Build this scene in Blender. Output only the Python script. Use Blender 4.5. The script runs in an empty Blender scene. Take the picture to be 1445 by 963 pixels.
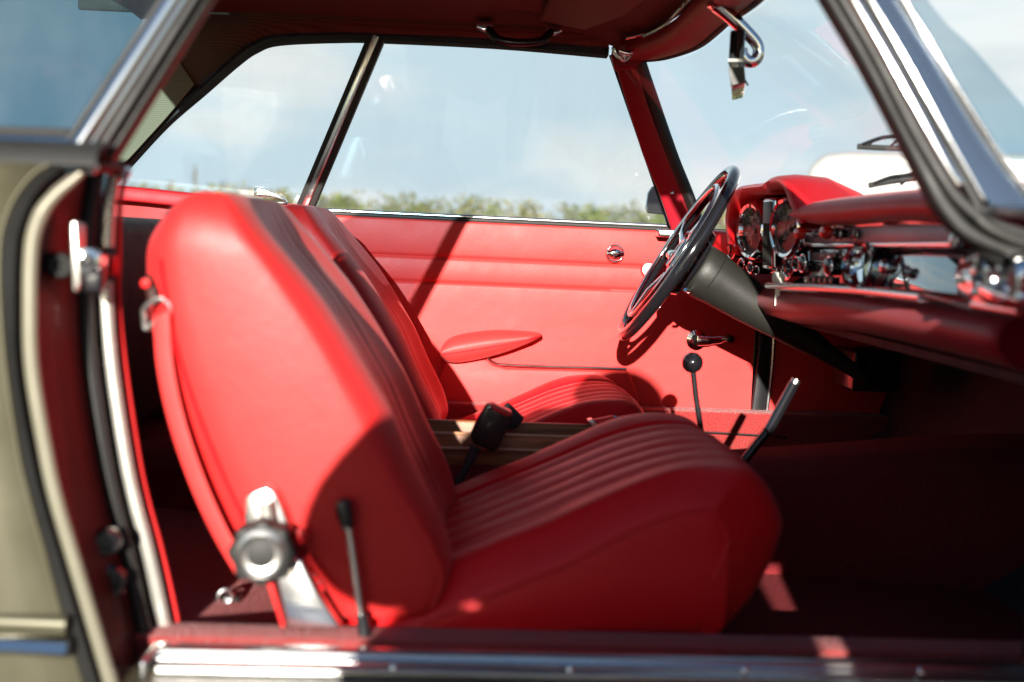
import bpy, bmesh, math, random
from mathutils import Vector, Matrix, noise
R = math.radians
random.seed(7)
sc = bpy.context.scene
COL = sc.collection
sin, cos, pi = math.sin, math.cos, math.pi

# ------------------------------------------------------------------ camera model
E = 0.88                      # lens height above the ground
FP = 1500.0                   # focal length in photo pixels (1445 wide)
CX, CY = 722.5, 481.5
CAM = Vector((0, -1.745, E))
pt, yw, rl = R(5.4), R(2.6), R(2.2)
fwd = Vector((sin(yw)*cos(pt), cos(yw)*cos(pt), -sin(pt)))
r0 = Vector((cos(yw), -sin(yw), 0))
up0 = r0.cross(fwd)
rgt = r0*cos(rl) + up0*sin(rl)
upv = up0*cos(rl) - r0*sin(rl)

def ray(px, py): return fwd + rgt*((px-CX)/FP) + upv*((CY-py)/FP)
def V(px, py, Y):
    d = ray(px, py); return CAM + d*((Y-CAM.y)/d.y)
def W(px, py, n, p0):
    d = ray(px, py); return CAM + d*((p0-CAM).dot(n)/d.dot(n))
def VX(px, py, X): return W(px, py, Vector((1, 0, 0)), Vector((X, 0, 0)))
NF = Vector((0, 1, .20)); PF = Vector((0, .70, E+.054))       # far side glass plane (leans in)
NN = Vector((0, 1, -.20)); PN = Vector((0, -.70, E+.054))     # near side glass plane
def VF(px, py, dy=0.): return W(px, py, NF, PF+Vector((0, dy, 0)))
def VN(px, py, dy=0.): return W(px, py, NN, PN+Vector((0, dy, 0)))
def Z(z): return E+z

# ------------------------------------------------------------------ materials
def newmat(name):
    m = bpy.data.materials.new(name); m.use_nodes = True
    nt = m.node_tree; b = nt.nodes['Principled BSDF']
    return m, nt, b
def setp(b, **k):
    for a, v in k.items():
        n = {'col': 'Base Color', 'rough': 'Roughness', 'metal': 'Metallic', 'coat': 'Coat Weight', 'coatr': 'Coat Roughness',
             'spec': 'Specular IOR Level', 'sheen': 'Sheen Weight', 'sheenr': 'Sheen Roughness', 'ior': 'IOR'}[a]
        b.inputs[n].default_value = (*v, 1) if a == 'col' else v
def N(nt, t, **k):
    n = nt.nodes.new(t)
    for a, v in k.items():
        if a in n.inputs: n.inputs[a].default_value = v
        else: setattr(n, a, v)
    return n
def bump(nt, b, h, strength, dist):
    bp = N(nt, 'ShaderNodeBump'); bp.inputs['Strength'].default_value = strength; bp.inputs['Distance'].default_value = dist
    nt.links.new(h, bp.inputs['Height']); nt.links.new(bp.outputs[0], b.inputs['Normal'])
def coord(nt, scale=(1, 1, 1)):
    tc = N(nt, 'ShaderNodeTexCoord'); mp = N(nt, 'ShaderNodeMapping'); mp.inputs['Scale'].default_value = scale
    nt.links.new(tc.outputs['Object'], mp.inputs[0]); return mp.outputs[0]
def mixc(nt, fac, a, c2):
    mx = N(nt, 'ShaderNodeMix', data_type='RGBA')
    mx.inputs[6].default_value = (*a, 1); mx.inputs[7].default_value = (*c2, 1)
    nt.links.new(fac, mx.inputs[0]); return mx.outputs[2]

def leather(name, col, col2, rough=.42, scale=260, amt=.25, dist=.0010, sheen=.08):
    m, nt, b = newmat(name); setp(b, rough=rough, spec=.27, sheen=sheen, sheenr=.4)
    v = coord(nt)
    vo = N(nt, 'ShaderNodeTexVoronoi', feature='DISTANCE_TO_EDGE'); vo.inputs['Scale'].default_value = scale
    no = N(nt, 'ShaderNodeTexNoise'); no.inputs['Scale'].default_value = scale*.35; no.inputs['Detail'].default_value = 5
    n2 = N(nt, 'ShaderNodeTexNoise'); n2.inputs['Scale'].default_value = 7; n2.inputs['Detail'].default_value = 6
    n3 = N(nt, 'ShaderNodeTexNoise'); n3.inputs['Scale'].default_value = 22; n3.inputs['Detail'].default_value = 3
    wa = N(nt, 'ShaderNodeVectorMath', operation='ADD')
    nt.links.new(v, no.inputs['Vector']); nt.links.new(v, n2.inputs['Vector']); nt.links.new(v, n3.inputs['Vector'])
    sc_ = N(nt, 'ShaderNodeVectorMath', operation='SCALE'); sc_.inputs['Scale'].default_value = .006
    nt.links.new(no.outputs['Color'], sc_.inputs[0]); nt.links.new(v, wa.inputs[0]); nt.links.new(sc_.outputs[0], wa.inputs[1])
    nt.links.new(wa.outputs[0], vo.inputs['Vector'])
    mul = N(nt, 'ShaderNodeMath', operation='MULTIPLY_ADD'); mul.inputs[1].default_value = .5
    nt.links.new(no.outputs['Fac'], mul.inputs[0]); nt.links.new(vo.outputs['Distance'], mul.inputs[2])
    m2 = N(nt, 'ShaderNodeMath', operation='MULTIPLY_ADD'); m2.inputs[1].default_value = 1.6
    nt.links.new(n3.outputs['Fac'], m2.inputs[0]); nt.links.new(mul.outputs[0], m2.inputs[2])
    bump(nt, b, m2.outputs[0], amt, dist)
    nt.links.new(mixc(nt, n2.outputs['Fac'], col, col2), b.inputs['Base Color'])
    mr = N(nt, 'ShaderNodeMapRange'); mr.inputs['To Min'].default_value = rough-.07; mr.inputs['To Max'].default_value = rough+.08
    nt.links.new(n3.outputs['Fac'], mr.inputs[0]); nt.links.new(mr.outputs[0], b.inputs['Roughness'])
    return m
M_ = {}
RED, RED2 = (.69, .027, .026), (.60, .021, .021)
M_['leather'] = leather('red_leather', RED, RED2)
M_['leather_door'] = leather('red_door_vinyl', RED, RED2, rough=.47, scale=210, amt=.24, dist=.0010)
M_['trim'] = leather('shaded_red_trim_vinyl', (.34, .008, .020), (.29, .007, .017), rough=.42, scale=320, amt=.2)  # darker copy of the red trim, shade put into its colour
M_['leather_door'] = leather('red_door_vinyl', (.70, .046, .042), (.62, .036, .034), rough=.47, scale=210, amt=.26, dist=.0010)
M_['leather_soft'] = leather('red_pad', (.74, .012, .018), (.66, .010, .015), rough=.43, scale=320, amt=.2)
def simple(name, col, rough=.5, metal=0., coat=0., noise_s=None, amt=.1, dist=.001, var=.12, **k):
    m, nt, b = newmat(name); setp(b, col=col, rough=rough, metal=metal, coat=coat, **k)
    v = coord(nt)
    n = N(nt, 'ShaderNodeTexNoise'); n.inputs['Scale'].default_value = noise_s or 14; n.inputs['Detail'].default_value = 6
    nt.links.new(v, n.inputs['Vector'])
    nt.links.new(mixc(nt, n.outputs['Fac'], tuple(c*(1-var) for c in col), tuple(min(1, c*(1+var)) for c in col)), b.inputs['Base Color'])
    mr = N(nt, 'ShaderNodeMapRange'); mr.inputs['To Min'].default_value = max(0.02, rough*.8); mr.inputs['To Max'].default_value = min(1, rough*1.25)
    n4 = N(nt, 'ShaderNodeTexNoise'); n4.inputs['Scale'].default_value = 30; n4.inputs['Detail'].default_value = 8
    nt.links.new(v, n4.inputs['Vector']); nt.links.new(n4.outputs['Fac'], mr.inputs[0]); nt.links.new(mr.outputs[0], b.inputs['Roughness'])
    if noise_s: bump(nt, b, n.outputs['Fac'], amt, dist)
    return m
M_['chrome'] = simple('chrome', (.82, .83, .84), .07, 1., var=.03)
M_['chrome_worn'] = simple('worn_chrome', (.75, .76, .76), .24, 1., noise_s=40, amt=.05, var=.06)
M_['alu'] = simple('brushed_metal', (.62, .61, .58), .30, 1., noise_s=60, amt=.12, var=.12)
M_['paint'] = simple('olive_gold_body_paint', (.075, .071, .042), .36, .4, .6, var=.04)
M_['flange'] = simple('cream_jamb_paint', (.20, .19, .14), .32, .2, .5, var=.06)
M_['strip'] = simple('polished_jamb_strip', (.74, .73, .66), .26, .8, .3, var=.05)
M_['jamb'] = simple('shaded_red_tinted_jamb_paint', (.036, .010, .008), .5, 0, .1, var=.15)  # beige jamb paint with shade and red reflections put into the colour
M_['rubber'] = simple('black_rubber', (.012, .012, .011), .58, noise_s=80, amt=.1)
M_['black'] = simple('black_plastic', (.012, .012, .014), .28, coat=.3)
M_['blackgloss'] = simple('black_gloss', (.010, .010, .012), .10, coat=1., coatr=.03)
M_['column'] = simple('grained_black_plastic', (.017, .017, .014), .46, noise_s=420, amt=.5, dist=.0008)
M_['dashpaint'] = simple('glossy_dark_dash_paint', (.20, .26, .29), .05, 0.95, coat=1., coatr=.02)
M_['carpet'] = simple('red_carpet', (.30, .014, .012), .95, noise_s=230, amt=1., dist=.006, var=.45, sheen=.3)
M_['carpet_shaded'] = simple('shaded_red_carpet', (.17, .006, .010), .95, noise_s=230, amt=1., dist=.006, var=.4)  # darker copy of the red carpet, footwell shade put into the colour
M_['pillar'] = simple('sky_tinted_pillar_paint', (.34, .42, .52), .10, .9, coat=.5)  # body paint with the blue sky reflection put into its base colour
M_['inlay'] = simple('lilac_grey_fascia', (.30, .25, .29), .35, .3)
M_['redlens'] = simple('red_jewel_lens', (.85, .03, .02), .08, coat=1.)
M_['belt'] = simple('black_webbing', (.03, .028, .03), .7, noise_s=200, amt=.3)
M_['strap'] = simple('red_webbing', (.62, .024, .022), .6, noise_s=300, amt=.3)
M_['redbutton'] = simple('red_plastic_button', (.55, .03, .03), .35)
M_['white'] = simple('white_van_paint', (.36, .355, .34), .3, coat=.5, var=.02)
M_['cream'] = simple('dial_print', (.75, .73, .62), .5)
M_['dial'] = simple('black_dial_face', (.02, .02, .022), .35)
M_['key'] = simple('key_metal', (.75, .73, .66), .4, .25)
M_['cloth'] = simple('dark_jacket', (.03, .035, .045), .9, noise_s=60)
M_['jeans'] = simple('blue_jeans', (.04, .06, .12), .9, noise_s=60)
M_['skin'] = simple('skin', (.55, .33, .24), .5)
M_['hair'] = simple('brown_hair', (.05, .03, .018), .6, noise_s=60)
M_['asphalt'] = simple('asphalt', (.075, .073, .07), .9, noise_s=60, amt=.4, dist=.01)
M_['tyre'] = M_['rubber']
M_['silver_wood_edge'] = simple('pale_wood_edge', (.42, .20, .09), .35, coat=.4)

def perforated(name, col):
    m, nt, b = newmat(name); setp(b, rough=.6, spec=.3)
    v = coord(nt)
    # staggered rows of small holes in the vinyl
    sep = N(nt, 'ShaderNodeSeparateXYZ'); nt.links.new(v, sep.inputs[0])
    def mth(op, a, c=None, d=None):
        n = N(nt, 'ShaderNodeMath', operation=op)
        for i, x in enumerate((a, c, d)):
            if x is None: continue
            if isinstance(x, (int, float)): n.inputs[i].default_value = x
            else: nt.links.new(x, n.inputs[i])
        return n.outputs[0]
    yz = mth('ADD', mth('MULTIPLY', sep.outputs[1], .8), mth('MULTIPLY', sep.outputs[2], 1.))
    a = mth('MULTIPLY', mth('ADD', sep.outputs[0], yz), 800.); c = mth('MULTIPLY', mth('SUBTRACT', sep.outputs[0], yz), 800.)
    h = mth('MULTIPLY', mth('SINE', a), mth('SINE', c))
    dots = mth('GREATER_THAN', h, .45)
    nt.links.new(mixc(nt, dots, col, tuple(x*.35 for x in col)), b.inputs['Base Color'])
    bump(nt, b, mth('MULTIPLY', dots, -1.), .4, .001)
    return m
M_['headliner'] = perforated('perforated_headliner', (.15, .085, .06))  # beige lining, its colour darkened and reddened for shade and bounce
M_['lining_sunlit'] = perforated('perforated_sunlit_vinyl', (.27, .25, .165))  # lit copy of the headliner vinyl, sunlight put into the colour

def wood():
    m, nt, b = newmat('varnished_walnut'); setp(b, rough=.5, coat=.05)
    v = coord(nt, (1.2, 12, 22))
    n = N(nt, 'ShaderNodeTexNoise'); n.inputs['Scale'].default_value = 5; n.inputs['Detail'].default_value = 8; n.inputs['Distortion'].default_value = 1.5
    nt.links.new(v, n.inputs['Vector'])
    cr = N(nt, 'ShaderNodeValToRGB'); cr.color_ramp.elements[0].position = .35; cr.color_ramp.elements[0].color = (.13, .042, .013, 1)
    cr.color_ramp.elements[1].position = .65; cr.color_ramp.elements[1].color = (.34, .13, .045, 1)
    nt.links.new(n.outputs['Fac'], cr.inputs[0]); nt.links.new(cr.outputs[0], b.inputs['Base Color'])
    return m
M_['wood'] = wood()

def glass(name, tint, refl=1.0, dust=.02):
    m = bpy.data.materials.new(name); m.use_nodes = True; nt = m.node_tree; nt.nodes.clear()
    out = N(nt, 'ShaderNodeOutputMaterial'); mx = N(nt, 'ShaderNodeMixShader')
    tr = N(nt, 'ShaderNodeBsdfTransparent'); tr.inputs[0].default_value = (*tint, 1)
    gl = N(nt, 'ShaderNodeBsdfGlossy'); gl.inputs['Roughness'].default_value = .01
    fr = N(nt, 'ShaderNodeLayerWeight'); fr.inputs['Blend'].default_value = .5
    pw = N(nt, 'ShaderNodeMath', operation='POWER'); pw.inputs[1].default_value = 5
    ml = N(nt, 'ShaderNodeMath', operation='MULTIPLY_ADD'); ml.inputs[1].default_value = .9*refl; ml.inputs[2].default_value = .06*refl
    nt.links.new(fr.outputs['Facing'], pw.inputs[0]); nt.links.new(pw.outputs[0], ml.inputs[0]); nt.links.new(ml.outputs[0], mx.inputs[0])
    nt.links.new(tr.outputs[0], mx.inputs[1]); nt.links.new(gl.outputs[0], mx.inputs[2]); 
    df = N(nt, 'ShaderNodeBsdfDiffuse'); df.inputs[0].default_value = (.8, .8, .8, 1)
    dn = N(nt, 'ShaderNodeTexNoise'); dn.inputs['Scale'].default_value = 5; dn.inputs['Detail'].default_value = 9; dn.inputs['Roughness'].default_value = .7
    nt.links.new(coord(nt, (1, 1, .35)), dn.inputs['Vector'])
    mp_ = N(nt, 'ShaderNodeMapRange'); mp_.inputs['From Min'].default_value = .45; mp_.inputs['From Max'].default_value = .8; mp_.inputs['To Max'].default_value = dust*2.5; mp_.inputs['To Min'].default_value = dust*.3
    nt.links.new(dn.outputs['Fac'], mp_.inputs[0])
    m3 = N(nt, 'ShaderNodeMixShader'); nt.links.new(mp_.outputs[0], m3.inputs[0]); nt.links.new(mx.outputs[0], m3.inputs[1]); nt.links.new(df.outputs[0], m3.inputs[2])
    nt.links.new(m3.outputs[0], out.inputs[0])
    return m
M_['glass'] = glass('clear_glass', (.985, .99, .985), .6)
M_['glass_tint'] = glass('blue_tinted_glass', (.50, .64, .70), .9)
M_['glass_rear'] = glass('rear_window_glass', (.42, .58, .64), .8)
M_['glass_screen'] = glass('windscreen_glass', (.96, .98, .98), .55)
M_['mirror'] = simple('mirror_glass', (.75, .8, .85), .03, 1., var=.01)

def leafmat(name, a, c):
    m, nt, b = newmat(name); setp(b, rough=.7, spec=.2)
    oi = N(nt, 'ShaderNodeTexNoise'); oi.inputs['Scale'].default_value = 1.1; oi.inputs['Detail'].default_value = 4
    nt.links.new(coord(nt), oi.inputs['Vector'])
    cr = N(nt, 'ShaderNodeValToRGB'); cr.color_ramp.elements[0].position = .36; cr.color_ramp.elements[0].color = (*a, 1)
    cr.color_ramp.elements[1].position = .64; cr.color_ramp.elements[1].color = (*c, 1)
    nt.links.new(oi.outputs['Fac'], cr.inputs[0]); nt.links.new(cr.outputs[0], b.inputs['Base Color'])
    return m
M_['leaf'] = leafmat('hedge_leaves', (.07, .10, .028), (.20, .19, .085))
M_['leaf2'] = leafmat('shrub_leaves', (.075, .12, .03), (.17, .20, .07))
M_['dry'] = leafmat('dry_stems', (.16, .13, .07), (.30, .25, .15))
M_['grass'] = leafmat('grass', (.07, .11, .03), (.20, .20, .09))

# ------------------------------------------------------------------ mesh builder
class MB:
    def __init__(s): s.v = []; s.f = []
    def add(s, vs, fs):
        o = len(s.v); s.v += [Vector(v) for v in vs]; s.f += [tuple(i+o for i in f) for f in fs]; return s
    def loft(s, rings, cap=True, closed=True, loop=False):
        n = len(rings[0]); m = len(rings); fs = []
        for i in range(m if loop else m-1):
            for j in range(n if closed else n-1):
                a, b = i*n+j, i*n+(j+1) % n; i2 = (i+1) % m
                fs.append((a, b, i2*n+(j+1) % n, i2*n+j))
        if cap and closed and not loop:
            fs.append(tuple(range(n-1, -1, -1))); fs.append(tuple((m-1)*n+j for j in range(n)))
        return s.add([p for r in rings for p in r], fs)
    def tube(s, path, r, n=12, ref=None, flat=1., closed=False, cap=True):
        path = [Vector(p) for p in path]; L = len(path); rings = []
        ref = Vector(ref) if ref is not None else Vector((0, 1, 0))
        for i, p in enumerate(path):
            a = path[(i-1) % L] if (closed or i) else p; b = path[(i+1) % L] if (closed or i < L-1) else p
            t = (b-a).normalized(); u = ref-t*ref.dot(t)
            if u.length < 1e-4: u = Vector((1, 0, 0))-t*t.x
            u.normalize(); w = t.cross(u); rr = r[i] if isinstance(r, (list, tuple)) else r
            rings.append([p+u*(cos(2*pi*k/n)*rr*flat)+w*(sin(2*pi*k/n)*rr) for k in range(n)])
        return s.loft(rings, cap=cap, loop=closed)
    def sweep(s, path, prof, ref=(0, 1, 0)):
        # prof: (a along ref, b along tangent x ref)
        path = [Vector(p) for p in path]; L = len(path); rings = []; ref = Vector(ref)
        for i, p in enumerate(path):
            t = (path[min(i+1, L-1)]-path[max(i-1, 0)]).normalized(); u = (ref-t*ref.dot(t)).normalized(); w = t.cross(u)
            rings.append([p+u*a+w*b for a, b in prof])
        return s.loft(rings)
    def box(s, c, size, rot=None):
        c = Vector(c); x, y, z = [k/2 for k in size]; m = rot or Matrix.Identity(3)
        vs = [c+m @ Vector((a*x, b*y, d*z)) for a in (-1, 1) for b in (-1, 1) for d in (-1, 1)]
        return s.add(vs, [(0, 1, 3, 2), (4, 6, 7, 5), (0, 4, 5, 1), (2, 3, 7, 6), (0, 2, 6, 4), (1, 5, 7, 3)])
    def prism(s, poly, vec):
        poly = [Vector(p) for p in poly]; vec = Vector(vec)
        return s.loft([poly, [p+vec for p in poly]])
    def ribbon(s, A, B, vec):
        vec = Vector(vec); rings = [[a, b, b+vec, a+vec] for a, b in zip(A, B)]
        return s.loft(rings)
    def grid(s, rows, vec=None):
        n = len(rows[0]); m = len(rows); fs = []
        vs = [Vector(p) for r in rows for p in r]
        for i in range(m-1):
            for j in range(n-1): fs.append((i*n+j, i*n+j+1, (i+1)*n+j+1, (i+1)*n+j))
        if vec is not None:
            vec = Vector(vec); o = len(vs); vs += [v+vec for v in vs]
            fs += [tuple(o+k for k in reversed(f)) for f in list(fs)]
            for i in range(m-1):
                for j in (0, n-1): fs.append((i*n+j, (i+1)*n+j, (i+1)*n+j+o, i*n+j+o))
            for j in range(n-1):
                for i in (0, m-1): fs.append((i*n+j, i*n+j+1, i*n+j+1+o, i*n+j+o))
        return s.add(vs, fs)
    def lathe(s, c, axis, prof, n=32, cap=True):
        c = Vector(c); a = Vector(axis).normalized(); u = a.orthogonal().normalized(); w = a.cross(u)
        return s.loft([[c+a*h+(u*cos(2*pi*k/n)+w*sin(2*pi*k/n))*max(r, 1e-5) for k in range(n)] for r, h in prof], cap=cap)
    def torus(s, c, axis, Rr, r, n=64, m=14, a0=0, a1=2*pi, u=None, flat=1.):
        c = Vector(c); a = Vector(axis).normalized(); u = Vector(u).normalized() if u is not None else a.orthogonal().normalized(); w = a.cross(u)
        full = abs(a1-a0-2*pi) < 1e-4; rings = []
        for i in range(n if full else n+1):
            t = a0+(a1-a0)*i/n; d = u*cos(t)+w*sin(t)
            rings.append([c+d*Rr+d*(r*cos(2*pi*k/m))+a*(r*flat*sin(2*pi*k/m)) for k in range(m)])
        return s.loft(rings, loop=full)

def wloc(o):
    p = Vector(o.location); q = o.parent
    while q: p += Vector(q.location); q = q.parent
    return p
def obj(name, mb, mat, parent=None, smooth=True, bevel=0., sub=0, ang=38, seg=2, label=None):
    me = bpy.data.meshes.new(name)
    vs = mb.v
    lo = [min(v[i] for v in vs) for i in range(3)]; hi = [max(v[i] for v in vs) for i in range(3)]
    c = Vector([(a+b)/2 for a, b in zip(lo, hi)])
    me.from_pydata([v-c for v in vs], [], mb.f); me.update()
    bm = bmesh.new(); bm.from_mesh(me); bmesh.ops.recalc_face_normals(bm, faces=bm.faces)
    for f in bm.faces: f.smooth = smooth
    if not bevel:
        for e in bm.edges:
            if len(e.link_faces) == 2 and e.calc_face_angle(0) > R(ang): e.smooth = False
    bm.to_mesh(me); bm.free()
    o = bpy.data.objects.new(name, me); COL.objects.link(o); me.materials.append(M_[mat] if isinstance(mat, str) else mat)
    if parent is not None: o.parent = parent; o.location = c-wloc(parent)
    else: o.location = c
    if bevel:
        md = o.modifiers.new('bevel', 'BEVEL'); md.width = bevel; md.segments = seg; md.limit_method = 'ANGLE'; md.angle_limit = R(30); md.harden_normals = False
    if sub:
        md = o.modifiers.new('sub', 'SUBSURF'); md.levels = sub; md.render_levels = sub
    if label: o['label'] = label
    return o
def empty(name, loc, parent=None):
    o = bpy.data.objects.new(name, None); COL.objects.link(o); o.empty_display_size = .1
    if parent is not None: o.parent = parent; o.location = Vector(loc)-wloc(parent)
    else: o.location = loc
    return o
def tag(o, label=None, cat=None, group=None, kind=None):
    if label: o['label'] = label
    if cat: o['category'] = cat
    if group: o['group'] = group
    if kind: o['kind'] = kind
    return o
def copy_tree(o, parent=None):
    c = o.copy(); COL.objects.link(c); c.parent = parent
    for ch in [x for x in bpy.data.objects if x.parent is o]: copy_tree(ch, c)
    return c
def spl(pts, n, closed=False):
    """Catmull-Rom resample of a list of tuples/vectors to n points"""
    P = [Vector(p) for p in pts]; L = len(P); out = []
    segs = L if closed else L-1
    for k in range(n):
        t = k/(n if closed else n-1)*segs; i = min(int(t), segs-1); f = t-i
        g = (lambda j: P[j % L]) if closed else (lambda j: P[max(0, min(L-1, j))])
        a, b, c, d = g(i-1), g(i), g(i+1), g(i+2)
        out.append(.5*((2*b)+(c-a)*f+(2*a-5*b+4*c-d)*f*f+(3*b-a-3*c+d)*f**3))
    return out
def lerpt(tab, x):
    if x <= tab[0][0]: return tab[0][1]
    for (a, b), (c, d) in zip(tab, tab[1:]):
        if x <= c:
            t = (x-a)/(c-a); return b+(d-b)*t
    return tab[-1][1]
def smt(tab, n=80):
    s = spl([(a, b, 0) for a, b in tab], n); return [(p[0], p[1]) for p in s]

car = empty('classic_car', (0, 0, 0))
tag(car, 'vintage two-seat car with red leather cabin, steel roof and near door wide open', 'car')

# ================================================================== FAR DOOR
YD = .685
def far_door():
    door = empty('far_door', (0, .7, Z(-.2)), car)
    xa, xb = V(440, 400, YD).x, V(1062, 520, YD).x
    s1 = [V(526, 359, YD), V(909, 376, YD)]; s2 = [V(553, 396, YD), V(895, 410, YD)]
    def zline(s, x): return s[0].z+(s[1].z-s[0].z)*(x-s[0].x)/(s[1].x-s[0].x)
    top = [V(440, 302, YD), V(942, 326, YD)]
    rows = []
    NX, NZ = 150, 170
    for i in range(NZ):
        row = []
        for j in range(NX):
            x = xa+(xb-xa)*j/(NX-1)
            zt = zline(top, x)
            if x > V(942, 326, YD).x: zt = zline(top, x)
            z = zt+(Z(-.43)-zt)*i/(NZ-1)
            z1, z2 = zline(s1, x), zline(s2, x)
            y = YD
            for zz in (z1, z2): y += .0032*math.exp(-((z-zz)/.0028)**2)
            if z > z1: u = (z-z1)/(zt-z1); y -= .0045*math.sin(pi*min(1, max(0, u)))**.5
            elif z > z2: u = (z-z2)/(z1-z2); y -= .0040*math.sin(pi*min(1, max(0, u)))**.6
            else: y -= .003*(1-math.exp(-(z2-z)/.02))
            # slight softness of the stretched covering
            y += .0014*noise.noise(Vector((x*7, z*9, 3)))+.0002*noise.noise(Vector((x*35, z*30, 9)))
            if i == 0: y += .012
            row.append((x, y, z))
        rows.append(row)
    obj('door_panel', MB().grid(rows, (0, .045, 0)), 'leather_door', door, ang=70)
    # raised lower pocket piece with the strap trim
    pk = [V(x, y, YD-.006) for x, y in ((632, 498), (660, 503), (688, 506), (696, 514), (715, 519), (800, 521), (886, 523), (900, 560), (905, 640), (600, 640), (604, 570), (620, 530))]
    obj('map_pocket', MB().prism(pk, (0, -.013, 0)), 'leather_door', door, bevel=.006, seg=3)
    # armrest: tapered pad
    st = [(622, 495, 6), (630, 493, 14), (645, 490, 18), (670, 486, 18.5), (695, 482, 17), (720, 478.5, 13.5), (742, 475, 9), (754, 473, 6), (763, 472, 2.5)]
    st = spl(st, 26); rings = []
    for k, (px, py, h) in enumerate(st):
        c = V(px, py, YD-.03); r = h/FP*2.4; ry = .045*min(1, (r/.012))**.7
        rings.append([c+Vector((0, cos(a)*ry*(1.0), sin(a)*r*(1.0 if sin(a) > 0 else 1.25))) for a in [2*pi*q/28 for q in range(28)]])
    ar = obj('armrest', MB().loft(rings), 'leather_door', door)
    seam = [V(px, py+h*.25, YD-.030)+Vector((0, -.0455*min(1, (h/FP*2.4/.012))**.7, 0)) for px, py, h in st[1:-1]]
    obj('piping', MB().tube(seam, .0014, 8), 'leather_soft', ar)
    # chrome strap under the armrest
    cs = spl([V(688, 500, YD-.03), V(690, 507, YD-.03), V(697, 512, YD-.026), V(712, 515, YD-.024), V(790, 518, YD-.022), V(840, 519, YD-.022), V(884, 521, YD-.022)], 40)
    obj('pull_strip', MB().tube(cs, .0032, 10, flat=1.2), 'chrome_worn', door)
    # inner release escutcheon: ring, recess, paddle
    c = V(868, 358, YD-.012); esc = obj('escutcheon', MB().torus(c, (0, 1, 0), .0185, .0028, 40, 10), 'chrome', door)
    obj('recess', MB().lathe(c+Vector((0, .004, 0)), (0, -1, 0), [(0, 0), (.0175, 0), (.0175, .002), (0, .0022)], 32), 'leather_soft', esc)
    pad = MB().loft([[c+Vector((x, -.003-.006*(1-abs(x)/.02)**.5+(0 if a < pi else .0), 0))+Vector((0, sin(a)*.003, cos(a)*hh)) for a in [2*pi*q/14 for q in range(14)]]
                     for x, hh in ((-.0185, .007), (-.013, .006), (-.009, .0095), (0, .0105), (.009, .0095), (.013, .006), (.0185, .007))])
    obj('handle', pad, 'chrome', esc)
    # lock button boss half hidden by the rim of the wheel
    c = V(915, 381, YD-.004); obj('lock_boss', MB().lathe(c, (0, -1, 0), [(0, 0), (.019, 0), (.019, .006), (.015, .012), (0, .014)]), 'alu', door)
    # window winder
    c = V(982, 480, YD-.003); wd = obj('window_winder', MB().lathe(c, (0, -1, 0), [(0, 0), (.024, 0), (.023, .006), (.014, .009), (.012, .020), (0, .021)]), 'chrome', door)
    arm = [c+Vector((0, -.022, 0)), c+Vector((.022, -.024, .0005)), c+Vector((.050, -.024, .004)), c+Vector((.068, -.026, .009))]
    obj('crank', MB().tube(spl(arm, 14), [.0115]*3+[.0105]*3+[.0085]*4+[.006]*4, 12, flat=.45), 'chrome', wd)
    c2 = arm[-1]; obj('knob', MB().lathe(c2, (0, -1, 0), [(0, -.004), (.0085, -.002), (.0095, .008), (.0085, .024), (0, .026)], 20), 'black', wd)
    # body shell of the door and the front and lower edges
    sh = [Vector((xa, .765, Z(.04))), Vector((xb, .765, Z(.04))), Vector((xb, .78, Z(-.15))), Vector((xb, .765, Z(-.44))), Vector((xa, .765, Z(-.44))), Vector((xa, .78, Z(-.15)))]
    rows = [[Vector((x, y, z)) for x in (xa, (xa+xb)/2, xb)] for y, z in ((.735, Z(.045)), (.76, Z(.02)), (.775, Z(-.1)), (.778, Z(-.22)), (.765, Z(-.35)), (.74, Z(-.44)))]
    obj('outer_skin', MB().grid(rows, (0, -.004, 0)), 'paint', door)
    # belt: black seal, inner chrome lip and outer chrome strip
    a, b = V(436, 300, YD+.012), V(943, 324, YD+.012)
    obj('belt_seal', MB().tube([a, (a+b)/2, b], .0055, 10, flat=.8), 'rubber', door)
    a, b = V(436, 296, YD+.04), V(941, 319.5, YD+.04)
    obj('belt_moulding', MB().tube([a, b], .0055, 10, flat=1.), 'chrome_worn', door)
    g = [VF(432, 300, .02), VF(545, 56, .02), VF(860, 75, .02), VF(945, 328, .02)]
    obj('door_glass', MB().prism(g, (0, .004, 0)), 'glass', door, smooth=False)
    # front edge strip of the glass
    obj('glass_edge_channel', MB().tube([VF(861, 78, .008), VF(903, 200, .008), VF(946, 326, .008)], .0032, 8), 'black', door)
    # vertical dark trim at the hinge end (door shut face)
    p0, p1 = (1078, 455), (1061, 612)
    A = spl([V(1072, 430, YD-.012), V(1068, 520, YD-.012), V(1055, 618, YD-.012)], 12)
    B = spl([V(1092, 430, YD-.012), V(1087, 520, YD-.012), V(1075, 618, YD-.012)], 12)
    obj('shut_face', MB().ribbon(A, B, (0, .05, 0)), 'black', door, bevel=.003)
    obj('shut_seal', MB().tube(spl([V(1094, 430, YD-.012), V(1089, 520, YD-.012), V(1078, 618, YD-.012)], 12), .004, 8), 'chrome_worn', door)
    return door
far_door()

# flies / specks on the glass of the far side (two dead insects stuck to the pane are left out, dust only)

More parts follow.
